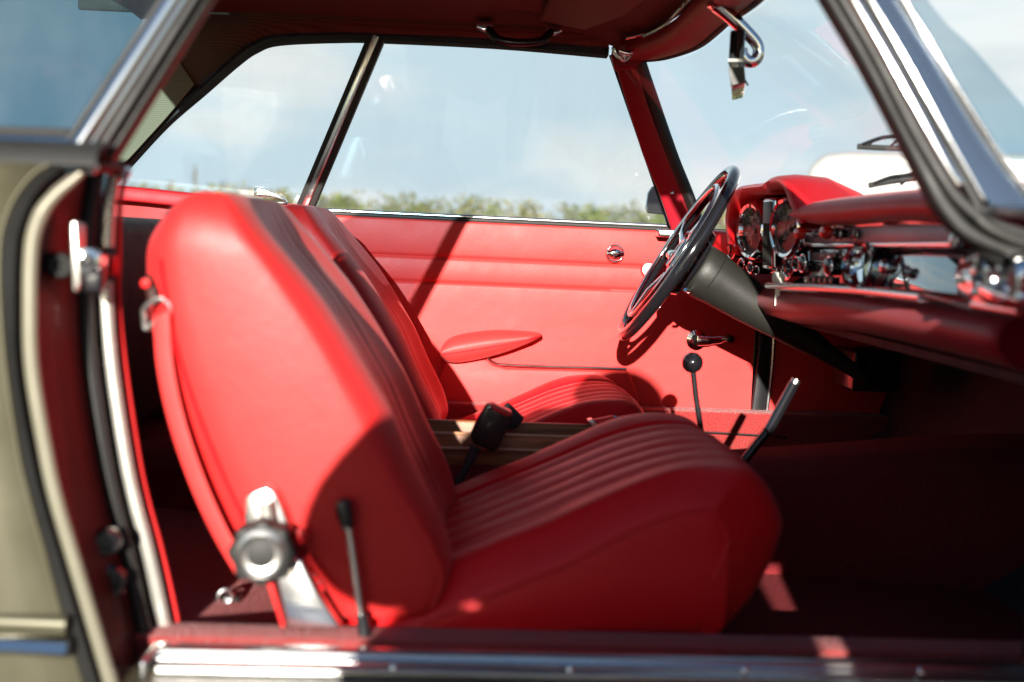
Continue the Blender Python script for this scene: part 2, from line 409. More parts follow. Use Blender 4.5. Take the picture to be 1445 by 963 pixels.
# ================================================================== FAR SIDE BODY
def far_side():
    win = [(128, 290), (180, 233), (233, 176), (286, 130), (332, 90), (359, 71), (392, 60), (479, 56), (545, 57), (706, 65), (858, 78)]
    C1 = [VF(x, y) for x, y in win]
    # interior lining of the roof side
    up = [(116, 275), (130, 218), (160, 165), (195, 108), (236, 45)]
    C2 = [VF(x, y, .0) for x, y in up]
    for p in C1[5:]:
        C2.append(Vector((p.x-.005, .585, Z(.475))))
    Ca = spl(C1, 60); Cb = spl(C2, 60)
    rows = []
    for k in range(9):
        t = k/8.
        rows.append([a.lerp(b, t)+Vector((0, -.012*sin(pi*t), 0)) for a, b in zip(Ca, Cb)])
    lin = obj('side_lining', MB().grid(rows, (0, .02, .006)), 'headliner', car, ang=60)
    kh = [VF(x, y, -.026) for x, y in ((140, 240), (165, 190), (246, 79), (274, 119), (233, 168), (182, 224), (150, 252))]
    obj('lining_sun_patch', MB().prism(kh, (0, .004, 0)), 'lining_sunlit', car, smooth=False)  # sun patch on the lining, laid over it as a lighter sheet
    seal = spl([VF(x, y-1) for x, y in win], 90)
    obj('window_seal', MB().sweep(seal, [(-.012, -.004), (-.012, .008), (.02, .010), (.02, -.006)]), 'rubber', car, ang=30)
    obj('seal_bead', MB().tube([p+Vector((0, -.013, .010)) for p in seal], .0035, 8), 'black', car)
    # quarter glass
    q = [VF(x, y, .02) for x, y in ((128, 290), (180, 233), (233, 176), (286, 130), (332, 90), (359, 71), (392, 60), (479, 56), (532, 56), (432, 300), (300, 292))]
    obj('quarter_glass', MB().prism(q, (0, .004, 0)), 'glass', car, smooth=False)
    # divider post: two rubber edges and a dark chromed centre
    post = empty('divider_post', VF(430, 292), car)
    def dp(x0, x1, w, mat, nm, dy=-.012, dep=.024):
        a, b = VF(x0, 50, dy), VF(x1, 298, dy)
        w *= 2.4/FP
        obj(nm, MB().sweep([a, (a+b)/2, b], [(0, -w/2), (0, w/2), (dep, w/2), (dep, -w/2)]), mat, post, bevel=.0015)
    dp(523, 419, 8, 'rubber', 'seal'); dp(531, 427, 9, 'chrome_worn', 'chrome_strip', -.016); dp(539.5, 435.5, 10, 'rubber', 'seal')
    # belt rail running back past the divider
    rail = spl([V(120, 262, .70), V(186, 266, .70), V(250, 272.5, .70), V(346, 283, .70), V(446, 294, .70)], 24)
    obj('belt_rail', MB().sweep(rail, [(-.05, -.030), (-.046, .002), (-.01, .004), (.05, .004), (.05, -.03)]), 'leather_soft', car, bevel=.004)
    ch = spl([V(330, 286, .62), V(380, 291, .62), V(430, 300, .62)], 12)
    obj('hood_cover_trim', MB().sweep(ch, [(-.012, -.010), (-.012, .004), (.012, .006), (.012, -.01)]), 'chrome', car, bevel=.002)
    # chromed roof catch standing on the rail
    c = V(362, 275, .66)
    k = MB().loft([[V(px, py, .66)+Vector((0, dy, 0)) for px, py, dy in ((x, yt, -.012), (x, yb, -.012), (x, yb, .012), (x, yt, .012))]
                   for x, yt, yb in ((360, 266, 277), (366, 265, 278), (376, 269, 278), (390, 274, 281), (401, 279, 285), (405, 284, 286))])
    ct = obj('roof_catch', k, 'chrome', car, bevel=.0025, seg=3)
    obj('catch_base', MB().box(V(396, 287, .66), (.03, .024, .006)), 'black', ct, bevel=.001)
    # rear side trim below the rail
    t = [(V(40, 270, .70).x, Z(.06)), (V(448, 300, .70).x, Z(.045)), (V(470, 400, .70).x, Z(-.43)), (V(40, 700, .70).x, Z(-.43))]
    obj('rear_side_trim', MB().prism([Vector((x, .69, z)) for x, z in t], (0, .02, 0)), 'leather_door', car, bevel=.003)
    rows = [[Vector((x, y, z)) for x in (-1.75, -1.2, -.7, V(440, 300, .7).x-.004)] for y, z in ((.72, Z(.010)), (.76, Z(-.01)), (.785, Z(-.1)), (.79, Z(-.22)), (.775, Z(-.35)), (.75, Z(-.48)))]
    obj('far_rear_fender', MB().grid(rows, (0, -.004, 0)), 'paint', car)
    # far A pillar: red trim, rubber seal, two screws
    L = spl([V(861, 70, .62), V(882, 140, .63), V(907, 220, .645), V(930, 275, .655), V(950, 335, .665)], 20)
    Rr = spl([V(899, 80, .60), V(912, 140, .61), V(942, 220, .625), V(966, 275, .635), V(995, 335, .645)], 20)
    pil = obj('far_windscreen_pillar', MB().ribbon(L, Rr, (.01, .03, 0)), 'trim', car, bevel=.006, seg=3)
    for px, py in ((894, 140), (948, 273)):
        c = V(px, py, .632); obj('screw', MB().lathe(c+Vector((0, -.002, 0)), (0, -1, 0), [(0, -.006), (.0042, -.004), (.0042, .001), (.002, .0028), (0, .003)], 14), 'chrome', pil)
    S = spl([V(897, 72, .615), V(904, 92, .615), V(915, 125, .62), V(948, 220, .635), V(970, 275, .645), V(992, 335, .655)], 24)
    obj('far_pillar_seal', MB().tube(S, .0145, 12, flat=1.3), 'rubber', car)
    # exterior wing mirror
    mir = empty('wing_mirror', V(930, 300, .80), car)
    mn = Vector((-.55, -.82, .16)); mc0 = V(930, 285, .803)
    o = [W(x, y, mn, mc0) for x, y in ((919, 262), (912, 272), (909, 292), (912, 301), (935, 303), (947, 300), (938, 280), (928, 262))]
    obj('mirror_housing', MB().prism(o, (.03, .05, 0)), 'chrome', mir, bevel=.006, seg=3)
    mn = Vector((-.55, -.82, .16)); mc = V(930, 285, .80)
    i = [W(x, y, mn, mc) for x, y in ((920.5, 265), (915, 273), (912.5, 291), (915, 298), (934, 300), (943, 297), (935, 280), (926, 265))]
    obj('mirror_glass', MB().prism(i, (0, .002, 0)), 'mirror', mir)
    obj('mirror_stalk', MB().tube([V(938, 300, .83), V(944, 318, .80), V(946, 332, .78)], .006, 10), 'chrome', mir)
    # cowl end trim with chrome at the base of the pillar
    obj('pillar_foot_trim', MB().box(V(958, 330, .655), (.10, .04, .018)), 'chrome_worn', car, bevel=.004)
far_side()

# ================================================================== ROOF
def xhead(Y): return .318-.115*(abs(Y)/.60)**2.2+.03*(Y < 0)*0
HX = [(-.62, .30), (-.45, .385), (-.2, .43), (0, .44), (.2, .425), (.45, .35), (.60, .262)]
def roof():
    hp = [V(904, 86, .585), V(935, 82, .50), V(980, 66, .34), V(1020, 33.5, .15), V(1065, 0, -.08)]
    HX = [(-.62, .30), (-.45, hp[-1].x-.07), (-.28, hp[-1].x-.01)]+[(p.y, p.x) for p in reversed(hp)]+[(.62, hp[0].x-.02)]
    HXs = smt(HX)
    nx, ny = 40, 41
    def surf(off):
        rows = []
        for i in range(nx):
            row = []
            for j in range(ny):
                Y = -.605+1.21*j/(ny-1)
                v = abs(Y)/.605; xf = lerpt(HXs, Y)-.030; xr = -.71-.06*(1-v**2)
                u = i/(nx-1); X = xr+(xf-xr)*u
                z = .458+.050*(1-v**2.2)-(.036+.026*(1-v))*max(0, (u-.8)/.2)**2-.02*max(0, (.2-u)/.2)**2
                row.append((X, Y, Z(z+off)))
            rows.append(row)
        return rows
    obj('headliner', MB().grid(surf(0), (0, 0, .008)), 'headliner', car, ang=60)
    rows = surf(.028)
    rows = [[(x, y*1.06, z) for x, y, z in r] for r in rows]
    obj('roof_panel', MB().grid(rows, (0, 0, .012)), 'paint', car, ang=60)
    # near roof rail and gutter
    zr = Z(.447)
    obj('near_roof_rail', MB().sweep([(-.84, -.61, zr), (-.5, -.62, zr+.005), (-.1, -.62, zr+.005), (.30, -.615, zr)], [(-.03, -.02), (-.02, .032), (.02, .035), (.02, -.02)]), 'paint', car, bevel=.005)
    obj('far_roof_rail', MB().sweep([(-.84, .61, Z(.47)), (.28, .61, Z(.47))], [(-.015, -.02), (-.015, .03), (.03, .03), (.03, -.012)]), 'paint', car, bevel=.005)
    # grab handle
    gh = empty('grab_handle', V(735, 40, .57), car)
    Yg = .56
    for a, s in (((690, 38), -1), ((776, 43), 1)):
        m = MB().loft([[V(px, py, Yg)+Vector((0, dy, 0)) for px, py, dy in ((x, y0, -.008), (x, y1, -.008), (x, y1, .02), (x, y0, .02))]
                       for x, y0, y1 in ((a[0]-s*-18, a[1]-5, a[1]+3), (a[0]-s*-6, a[1]-5, a[1]+8), (a[0]+s*-6, a[1]-4, a[1]+10))])
        obj('mount', m, 'chrome', gh, bevel=.003)
    pth = spl([V(687, 38, Yg), V(695, 48, Yg-.012), V(704, 56, Yg-.02), V(725, 60, Yg-.024), V(748, 60, Yg-.024), V(765, 57, Yg-.02), V(773, 50, Yg-.012), V(780, 42, Yg)], 30)
    obj('grip', MB().tube(pth, .0085, 12, flat=.75), 'black', gh)
    # windscreen header: padded red beam following the curved top of the screen
    low = [V(866, 92, .585), V(904, 86, .585), V(935, 82, .50), V(980, 66, .34), V(1020, 33.5, .15), V(1065, 0, -.08)]
    P = [p for p in low[1:]]
    def mirY(p, dx=.0): return Vector((p.x+dx, -p.y-.02, p.z))
    P2 = P + [Vector((P[-1].x-.01, -.28, P[-1].z+.006)), Vector((P[-1].x-.07, -.45, P[-1].z+.014)), Vector((.30, -.60, Z(.42)))]
    C = spl(P2, 60)
    prof = [(-.052, .040), (-.060, .018), (-.050, .004), (-.022, -.002), (.0, .0), (.008, .02), (.006, .05)]
    rings = []
    for i, p in enumerate(C):
        t = (C[min(i+1, 59)]-C[max(i-1, 0)]).normalized(); f = Vector((-t.y, t.x, 0)).normalized()
        if f.x < 0: f = -f
        rings.append([p+f*a+Vector((0, 0, b)) for a, b in prof])
    hd = obj('windscreen_header', MB().loft(rings), 'trim', car, ang=60)
    obj('header_seal', MB().tube([p+Vector((.010, 0, .003)) for p in C], .006, 10), 'rubber', hd)
    obj('header_bead', MB().tube([p+Vector((-.066, 0, .034)) for p in C[12:]], .0035, 8), 'chrome_worn', hd)
    # left corner of the header meets the pillar
    obj('corner_trim', MB().prism([V(x, y, .59) for x, y in ((862, 76), (880, 60), (905, 60), (935, 66), (940, 80), (904, 88), (897, 96), (868, 100))], (0, .02, 0)), 'trim', hd, bevel=.006)
    # roof latch at the corner
    la = empty('roof_latch', V(890, 70, .54), car)
    Yl = .535
    obj('latch_plate', MB().prism([V(x, y, Yl) for x, y in ((863, 66), (874, 63), (900, 60), (916, 58), (914, 66), (898, 72), (892, 80), (882, 86), (872, 82), (866, 74))], (0, .014, 0)), 'chrome', la, bevel=.003)
    obj('latch_lever', MB().tube(spl([V(874, 72, Yl-.012), V(888, 76, Yl-.016), V(902, 70, Yl-.016), V(917, 65, Yl-.012)], 14), [.005]*6+[.004]*8, 10), 'chrome', la)
    obj('latch_hook', MB().tube(spl([V(869, 68, Yl-.01), V(874, 80, Yl-.016), V(881, 86, Yl-.014), V(888, 79, Yl-.01)], 14), .0035, 10), 'chrome', la)
    c = V(931, 50, .45); obj('visor_pivot', MB().lathe(c+Vector((0, .012, 0)), (0, -1, 0), [(0, 0), (.017, 0), (.017, .008), (.012, .011), (.008, .02), (0, .022)], 24), 'chrome', la)
    obj('visor_rod', MB().tube([V(884, 54, .50), V(925, 45, .47)], .0038, 10), 'chrome', la)
    obj('visor_rod', MB().tube([V(944, 36, .40), V(985, 8, .24), V(1010, -12, .16)], .0030, 10), 'chrome', la)
    # sun visor folded up against the lining
    vs = [VX(0, 0, 0)]*0
    q = [Vector((.135, .50, Z(.452))), Vector((.225, .47, Z(.432))), Vector((.285, .30, Z(.430))), Vector((.31, .10, Z(.432))), Vector((.19, .09, Z(.470))), Vector((.145, .30, Z(.470)))]
    obj('sun_visor', MB().prism(q, (0, 0, .012)), 'headliner', car, bevel=.005, seg=3)
    # rear-view mirror
    rm = empty('rear_view_mirror', V(1012, 8, .02), car)
    Ym = .0
    obj('mirror_foot', MB().lathe(V(1012, 4, Ym), (.25, 0, -1), [(0, -.004), (.016, -.004), (.018, .004), (.011, .010), (0, .012)], 24), 'chrome', rm)
    ap = spl([V(1010, 7, Ym), V(1022, 16, Ym), V(1040, 32, Ym), V(1056, 48, Ym), V(1068, 62, Ym), V(1071, 74, Ym), V(1066, 85, Ym), V(1056, 87, Ym), V(1049, 80, Ym), V(1046, 70, Ym)], 60)
    obj('mirror_arm', MB().tube(ap, [.0125-.0025*min(1, i/30) for i in range(60)], 16), 'chrome', rm)
    c = V(1040, 92, Ym); d = ray(1041, 87).normalized(); d.z = 0; d.normalize()
    n = Vector((-d.y, d.x, 0))
    bx = []
    for (w0, z0) in ((-.017, .039), (-.017, -.006), (-.010, -.046), (.0115, -.040), (.0085, -.030), (.0065, -.002), (.0060, .040)):
        bx.append(c-n*(w0+.004)+Vector((0, 0, z0)))
    obj('mirror_case', MB().prism([p-d*.085 for p in bx], d*.17), 'blackgloss', rm, bevel=.003, seg=3)
    mbp = [c-n*(w0+.004)+Vector((0, 0, z0)) for w0, z0 in ((-.0178, -.005), (-.0178, -.009), (.0072, -.009), (.0072, -.005))]
    obj('case_band', MB().prism([p-d*.0865 for p in mbp], d*.03), 'chrome', rm)
    mbp = [c-n*(w0+.004)+Vector((0, 0, z0)) for w0, z0 in ((-.0165, -.018), (-.0110, -.0455), (.0105, -.0395), (.0075, -.018))]
    obj('case_end', MB().prism([p-d*.0868 for p in mbp], d*.02), 'column', rm)
    obj('dip_lever', MB().tube([c-n*(.012)+Vector((0, 0, -.030))-d*.06, c-n*(.018)+Vector((0, 0, -.043))-d*.075], .0016, 8), 'black', rm)
roof()

# ================================================================== WINDSCREEN
def screen():
    topc = [Vector((.262, .60, Z(.43))), V(935, 82, .50), V(980, 66, .34), V(1020, 33.5, .15), V(1065, 0, -.08), Vector((.435, -.30, Z(.41))), Vector((.30, -.615, Z(.43)))]
    base = [V(985, 326, .67), Vector((.60, .50, Z(.05))), Vector((.70, .25, Z(.052))), Vector((.73, 0, Z(.052))), Vector((.70, -.25, Z(.052))), Vector((.62, -.48, Z(.05))), Vector((.495, -.655, Z(.06)))]
    A = spl([p+Vector((.02, 0, .0)) for p in topc], 50); B = spl(base, 50)
    rows = []
    for k in range(14):
        t = k/13.
        rows.append([a.lerp(b, t)+Vector((.02*sin(pi*t), 0, .02*sin(pi*t))) for a, b in zip(A, B)])
    obj('windscreen', MB().grid(rows), 'glass_screen', car)
    # wipers parked on the outside of the screen
    for pts, w in ((((1210, 207), (1245, 209), (1300, 211)), 0), (((1226, 262), (1260, 256), (1310, 250)), 1)):
        wp = empty('wiper', V(pts[1][0], pts[1][1], .0), car)
        Y = -.05
        bl = [V(x, y, Y-.0*i) for i, (x, y) in enumerate(pts)]
        obj('blade', MB().tube(spl(bl, 10), .0045, 8, flat=.5), 'rubber', wp)
        yo = 0
        arc = spl([V(pts[0][0]+6, pts[0][1]-2, Y), V(pts[0][0]+30, pts[0][1]-11, Y), V(pts[0][0]+50, pts[0][1]-14, Y), V(pts[0][0]+95, pts[0][1]-14-w*8, Y)], 16)
        obj('arm', MB().tube(arc, .0032, 8), 'black', wp)
        for dx in (22, 55):
            obj('bridge', MB().tube([V(pts[0][0]+dx, pts[0][1]-8-(w*2), Y), V(pts[0][0]+dx-10, pts[0][1]+1-w*2, Y)], .0022, 6), 'black', wp)
screen()

# ================================================================== NEAR SIDE PILLARS AND JAMB
def near_side():
    # rear divider post beside the camera: parallel mouldings
    post = empty('near_divider_post', VN(130, 225), car)
    def bar(x0, x1, y1, wpx, mat, nm, dy, dep, rnd=True):
        a0, b0 = Vector((x0, 0)), Vector((x1, y1)); s = (a0-b0)/(b0.y)  # extend up to the roof line
        top = a0+(a0-b0)*(285/b0.y)
        pts = [VN(b0.x, b0.y, dy), VN((b0.x+a0.x)/2, b0.y/2, dy), VN(a0.x, a0.y, dy), VN(top.x, top.y, dy)]
        w = wpx/FP*1.09/2
        pr = [(dep, -w), (dep, w)]+[(-.55*w*sin(t), w*cos(t)) for t in [pi*q/8 for q in range(9)]] if rnd else [(dep, -w), (dep, w), (0, w), (0, -w)]
        obj(nm, MB().sweep(pts, pr), mat, post, ang=40)
    bar(227, 97, 196, 7, 'rubber', 'glass_seal', -.004, .02)
    bar(242, 108, 208, 18, 'chrome', 'wide_moulding', -.012, .02)
    bar(258, 123, 211, 11, 'chrome', 'slim_moulding', -.004, .02)
    bar(272, 137, 216, 14, 'rubber', 'weather_strip', .004, .02)
    bar(288, 151, 222, 13, 'column', 'inner_moulding', .016, .02)
    # near quarter glass + its lower rail
    g = [VN(97, 196, .01), VN(227, 0, .01), VN(410, -270, .01), VN(200, -300, .01), VN(-250, -60, .01), VN(-330, 180, .01)]
    obj('near_quarter_glass', MB().prism(g, (0, .004, 0)), 'glass_tint', car, smooth=False)
    r1 = [VN(-420, 196, -.005), VN(-100, 204, -.005), VN(104, 212, -.005)]
    obj('sill_rail', MB().sweep(r1, [(.03, -.013), (-.006, -.011), (-.014, 0), (-.008, .010), (.03, .012)]), 'chrome', car, ang=30)
    r2 = [VN(-420, 174, .01), VN(-100, 182, .01), VN(98, 188, .01)]
    obj('glass_gasket', MB().tube(r2, .0045, 8), 'rubber', car)
    # curved shut edge, as (y, x) tables at the depth of each strip
    ys = [236, 250, 268, 290, 320, 360, 420, 520, 640, 710, 775, 868, 960]
    def curve(tab, Y, ext=True):
        pts = [V(x, y, Y) for y, x in tab]; return spl(pts, 60)
    fe = curve([(232, 72), (240, 56), (258, 38), (285, 20), (320, 7), (353, 2), (420, 2), (520, 10), (640, 28), (707, 44), (775, 63), (868, 88), (985, 123)], -.745)
    b1 = curve([(236, 96), (246, 84), (262, 64), (288, 46), (320, 33), (353, 27), (420, 25), (520, 28), (640, 48), (707, 64), (780, 86), (868, 112), (985, 148)], -.735)
    c1 = curve([(246, 125), (260, 112), (280, 88), (300, 66), (322, 55), (355, 49), (420, 47), (520, 50), (640, 70), (707, 84), (780, 105), (868, 132), (985, 166)], -.722)
    j1 = curve([(240, 150), (252, 148), (270, 146), (295, 142), (330, 139), (360, 138), (420, 137), (520, 144), (640, 162), (707, 176), (780, 195), (868, 214), (985, 238)], -.615)
    j2 = curve([(240, 172), (252, 168), (270, 163), (295, 160), (330, 159), (360, 159), (420, 158), (520, 168), (640, 186), (707, 200), (780, 220), (868, 240), (985, 262)], -.598)
    jb = car
    # outer fender skin: a curved sheet going back from the shut edge
    rows = []
    for k, (dx, dy) in enumerate(((0, .012), (.0, .003), (-.004, 0), (-.06, -.006), (-.2, -.015), (-.5, -.01), (-1.2, .03))):
        rows.append([p+Vector((dx, dy+.0, 0))+Vector((0, .10*max(0, (p.z-Z(.02)))*0, 0)) for p in fe])
    fend = obj('rear_fender', MB().grid(rows, (0, .004, 0)), 'paint', car, ang=60)
    # upper roll of the fender under the rail
    top = [fe[0]+Vector((-.0, .0, 0)), ]
    rows = []
    for dy, dz in ((0, 0), (.004, .012), (.014, .020), (.05, .026)):
        rows.append([Vector((x, -.745+dy, fe[0].z+dz)) for x in (-1.9, -.9, fe[0].x, fe[0].x+.04)])
    obj('fender_shoulder', MB().grid(rows, (0, .003, -.003)), 'rubber', fend)
    # side moulding on the fender
    a = [V(-500, 905, -.752), V(0, 911, -.752), V(98, 916, -.752)]
    obj('side_moulding', MB().sweep(a, [(.01, -.009), (-.006, -.007), (-.012, 0), (-.006, .008), (.01, .010)]), 'chrome', fend, ang=30)
    a = [V(-500, 872, -.75), V(0, 880, -.75), V(94, 884, -.75)]
    obj('swage', MB().tube(a, .010, 12, flat=.6), 'paint', fend)
    rows = [[Vector((x, y, z)) for x in (-2.0, -1.2, V(112, 930, -.735).x)] for y, z in ((-.742, V(50, 928, -.742).z), (-.735, V(50, 960, -.742).z), (-.70, Z(-.56)))]
    obj('rocker_panel', MB().grid(rows, (0, .004, 0)), 'rubber', car)
    # jamb strips
    def strip(A, B, mat, nm, parent=car, th=-.012, bev=.003):
        return obj(nm, MB().ribbon(A, B, (th, 0, 0)), mat, parent, bevel=bev, seg=3)
    strip([p+Vector((-.004, 0, 0)) for p in fe], [p+Vector((-.002, 0, 0)) for p in b1], 'rubber', 'shut_seal')
    obj('jamb_flange', MB().tube([(a+b)/2+Vector((.004, 0, 0)) for a, b in zip(b1, c1)], [.003+.0042*min(1, i/16) for i in range(60)], 14, flat=.8), 'flange', car)
    obj('fender_edge', MB().tube([p+Vector((-.003, .003, 0)) for p in fe], .003, 10), 'paint', car)
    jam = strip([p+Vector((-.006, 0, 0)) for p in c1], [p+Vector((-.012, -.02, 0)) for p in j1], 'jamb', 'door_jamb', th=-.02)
    obj('jamb_channel', MB().tube([p+Vector((-.008, -.012, 0)) for p in j1], .0085, 10, flat=.9), 'rubber', jam)
    # polished inner strip, broken at the latch
    def sub(A, a, b): return A[a:b]
    m1 = [(a+b)/2 for a, b in zip(j1, j2)]
    def istrip(a, b, w):
        rings = []
        P = m1[a:b]
        for i, p in enumerate(P):
            t = (P[min(i+1, len(P)-1)]-P[max(i-1, 0)]).normalized(); s = Vector((-t.z, 0, t.x))
            if s.x < 0: s = -s
            rings.append([p+s*(w*cos(q))+Vector((0, -w*.55*sin(q), 0)) for q in [2*pi*k/16 for k in range(16)]])
        return MB().loft(rings)
    obj('jamb_strip', istrip(2, 24, .0085), 'strip', car)
    obj('jamb_strip', istrip(28, 59, .0088), 'strip', car)
    P = [p+Vector((.004, .008, 0)) for p in j2]
    obj('jamb_piping', MB().tube(P, .0026, 10), 'leather', car)
    obj('strap_block', MB().box(V(153, 375, -.605), (.016, .02, .021)), 'leather', jam, bevel=.002)
    # latch striker: plate, roller, buffers
    lt = empty('door_striker', V(112, 362, -.67), car)
    obj('striker_plate', MB().prism([V(x, y, -.690) for x, y in ((99, 313), (107, 313), (113, 400), (106, 412), (103, 410))], (0, .014, 0)), 'strip', lt, bevel=.002)
    obj('striker_plate_edge', MB().prism([V(x, y, -.676) for x, y in ((108, 314), (116, 316), (116, 404), (112, 400))], (0, .012, 0)), 'alu', lt, bevel=.002)
    c = V(125, 369, -.675)
    obj('roller', MB().lathe(c, (.25, -1, 0), [(.007, -.004), (.013, -.004), (.0145, .004), (.0125, .010), (.0075, .011), (.0065, .002)], 28, cap=False), 'chrome', lt)
    obj('roller_core', MB().lathe(c, (.25, -1, 0), [(0, 0), (.008, 0), (.008, .003), (0, .004)], 20), 'black', lt)
    obj('striker_base', MB().box(V(127, 392, -.668), (.03, .02, .03)), 'black', lt, bevel=.005)
    for px, py, r in ((84, 375, .013), (150, 765, .015), (153, 822, .019)):
        c = V(px, py, -.69 if py < 500 else -.66)
        obj('rubber_buffer', MB().lathe(c, (.5, -1, 0), [(0, -.012), (r, -.012), (r, .002), (r*.8, .006), (r*.5, .006), (r*.4, .002), (0, .002)], 24), 'blackgloss' if py > 500 else 'rubber', lt)
    # top of the jamb: chromed caps and red tab where the mouldings land
    cap = empty('jamb_cap', V(130, 232, -.67), car)
    obj('cap_moulding', MB().tube(spl([V(96, 222, -.71), V(112, 226, -.70), V(136, 230, -.68), V(168, 236, -.63)], 12), .0075, 10), 'rubber', cap)
    obj('red_tab', MB().box(V(104, 228, -.715), (.014, .01, .008)), 'leather', cap, bevel=.002)
    obj('chrome_button', MB().lathe(V(127, 236, -.70), (0, -1, .2), [(0, -.005), (.007, -.004), (.0075, .002), (.004, .006), (0, .007)], 20), 'chrome', cap)
    obj('red_piping_end', MB().tube([V(138, 236, -.64), V(156, 240, -.62)], .005, 10), 'leather', cap)
    obj('chrome_cap', MB().lathe(V(172, 240, -.61), (.2, -1, .2), [(0, -.008), (.009, -.006), (.010, .003), (.006, .008), (0, .009)], 20), 'chrome', cap)
    # interior quarter behind the jamb and side box
    rows = []
    inner = [p+Vector((-.012, .01, 0)) for p in j2]
    for dx, dy in ((0, 0), (-.02, .012), (-.3, .0), (-.6, -.02)):
        rows.append([p+Vector((dx, dy, 0)) for p in inner])
    obj('near_rear_trim', MB().grid(rows, (0, -.006, 0)), 'carpet_shaded', car, ang=60)
    # belt level cap joining jamb and shelf
    obj('shelf_side', MB().prism([Vector((-.42, -.60, Z(.040))), Vector((-1.0, -.64, Z(.040))), Vector((-1.0, -.735, Z(.045))), Vector((-.44, -.72, Z(.045)))], (0, 0, -.02)), 'leather_soft', car, bevel=.004)

    # near windscreen pillar: parallel mouldings, painted face, seal, screen edge
    ap = empty('near_windscreen_pillar', V(1385, 300, -.66), car)
    def prail(pts, wpx, mat, nm, dy=0., dep=.02, rnd=.55, taper=False, Yb=None):
        # pts: photo points on the near plane; extended up to the roof
        a, b = Vector(pts[0]), Vector(pts[1]); d = (a-b)/(b.y-a.y)*230
        P = [a+d]+[Vector(p) for p in pts]
        C = spl([VN(p[0], p[1], dy) for p in P], 30); w = wpx/FP*1.09/2; rings = []
        for i, p in enumerate(C):
            t = (C[min(i+1, 29)]-C[max(i-1, 0)]).normalized(); u = (Vector((0, 1, 0))-t*t.y).normalized(); s = t.cross(u)
            k = 1. if not taper else min(1, (29-i)/1.5+.25)
            rings.append([p+u*dep+s*w*k, p+u*dep-s*w*k]+[p-u*(rnd*w*k*sin(q))-s*(w*k*cos(q)) for q in [pi*m/8 for m in range(9)]])
        obj(nm, MB().loft(rings), mat, ap, ang=40)
    prail([(1177, 0), (1224, 80), (1281, 188), (1318, 262), (1340, 298), (1375, 332), (1460, 366)], 20, 'rubber', 'inner_seal', .012)
    prail([(1191, 0), (1238, 80), (1294, 188), (1335, 256), (1358, 286), (1396, 314), (1470, 338)], 16, 'rubber', 'outer_seal', .0)
    prail([(1207, 0), (1253, 80), (1307, 178), (1340, 238), (1357, 264)], 14, 'chrome', 'wide_moulding', -.010, taper=True)
    prail([(1220, 0), (1266, 80), (1322, 180), (1358, 248), (1385, 300)], 9, 'rubber', 'gap_seal', .0)
    prail([(1230, 0), (1277, 80), (1332, 180), (1366, 240), (1391, 285)], 8, 'chrome', 'slim_moulding', -.010, taper=True)
    # painted pillar face, a curved sheet between moulding and screen frame
    A = spl([VN(1110, -230, -.002), VN(1234, 0, -.002), VN(1281, 80, -.002), VN(1336, 180, -.002), VN(1370, 240, -.002), VN(1402, 296, -.002)], 30)
    B = spl([VN(1128, -230, .02), VN(1272, 0, .02), VN(1319, 72, .02), VN(1386, 182, .02), VN(1425, 236, .02), VN(1475, 300, .02)], 30)
    rows = []
    for k in range(7):
        t = k/6.; rows.append([a.lerp(b, t)+Vector((.0, -.004*sin(pi*t), 0)) for a, b in zip(A, B)])
    obj('painted_face', MB().grid(rows, (0, .02, 0)), 'pillar', ap, ang=60)
    def edge(pts, dy, r, mat, nm, flat=1.):
        a, b = Vector(pts[0]), Vector(pts[1]); d = (a-b)/(b.y-a.y)*230
        P = [a+d]+[Vector(p) for p in pts]
        obj(nm, MB().tube(spl([VN(p[0], p[1], dy) for p in P], 30), r, 10, flat=flat), mat, ap)
    edge([(1268, 0), (1322, 92), (1386, 196), (1425, 250), (1470, 292)], .018, .0045, 'rubber', 'screen_gasket', 1.2)
    edge([(1276, 0), (1331, 92), (1393, 190), (1422, 236), (1450, 268), (1500, 300)], .014, .0028, 'chrome', 'screen_bead')
    # glass edge returning forward
    A = spl([VN(1130, -230, .03), VN(1280, 0, .03), VN(1336, 92, .03), VN(1398, 190, .03), VN(1455, 262, .03), VN(1500, 300, .03)], 24)
    B = spl([VN(1160, -230, .12), VN(1309, 0, .12), VN(1375, 70, .12), VN(1445, 150, .12), VN(1520, 232, .12), VN(1600, 290, .12)], 24)
    obj('screen_corner_glass', MB().grid([[a.lerp(b, t) for a, b in zip(A, B)] for t in (0, .25, .5, .75, 1)]), 'glass_tint', ap)
    obj('fender_top_strip', MB().sweep([VN(1402, 296, -.006), VN(1460, 300, -.006), VN(1600, 306, -.006)], [(.03, -.006), (-.004, -.005), (-.008, 0), (-.004, .005), (.03, .006)]), 'alu', ap)
    # dark rubber corner that curls under the pillar toward the dash
    C = spl([VN(1345, 290, .03), VN(1368, 322, .03), VN(1402, 346, .03), VN(1450, 364, .03), VN(1520, 380, .03)], 24)
    obj('corner_rubber', MB().tube(C, [.010+.008*min(1, i/14) for i in range(24)], 14, flat=.8), 'rubber', ap)
    C = spl([VN(1378, 306, .0), VN(1400, 324, .0), VN(1440, 340, .0), VN(1520, 356, .0)], 24)
    obj('corner_lip', MB().tube(C, .0065, 12, flat=.8), 'column', ap)
near_side()

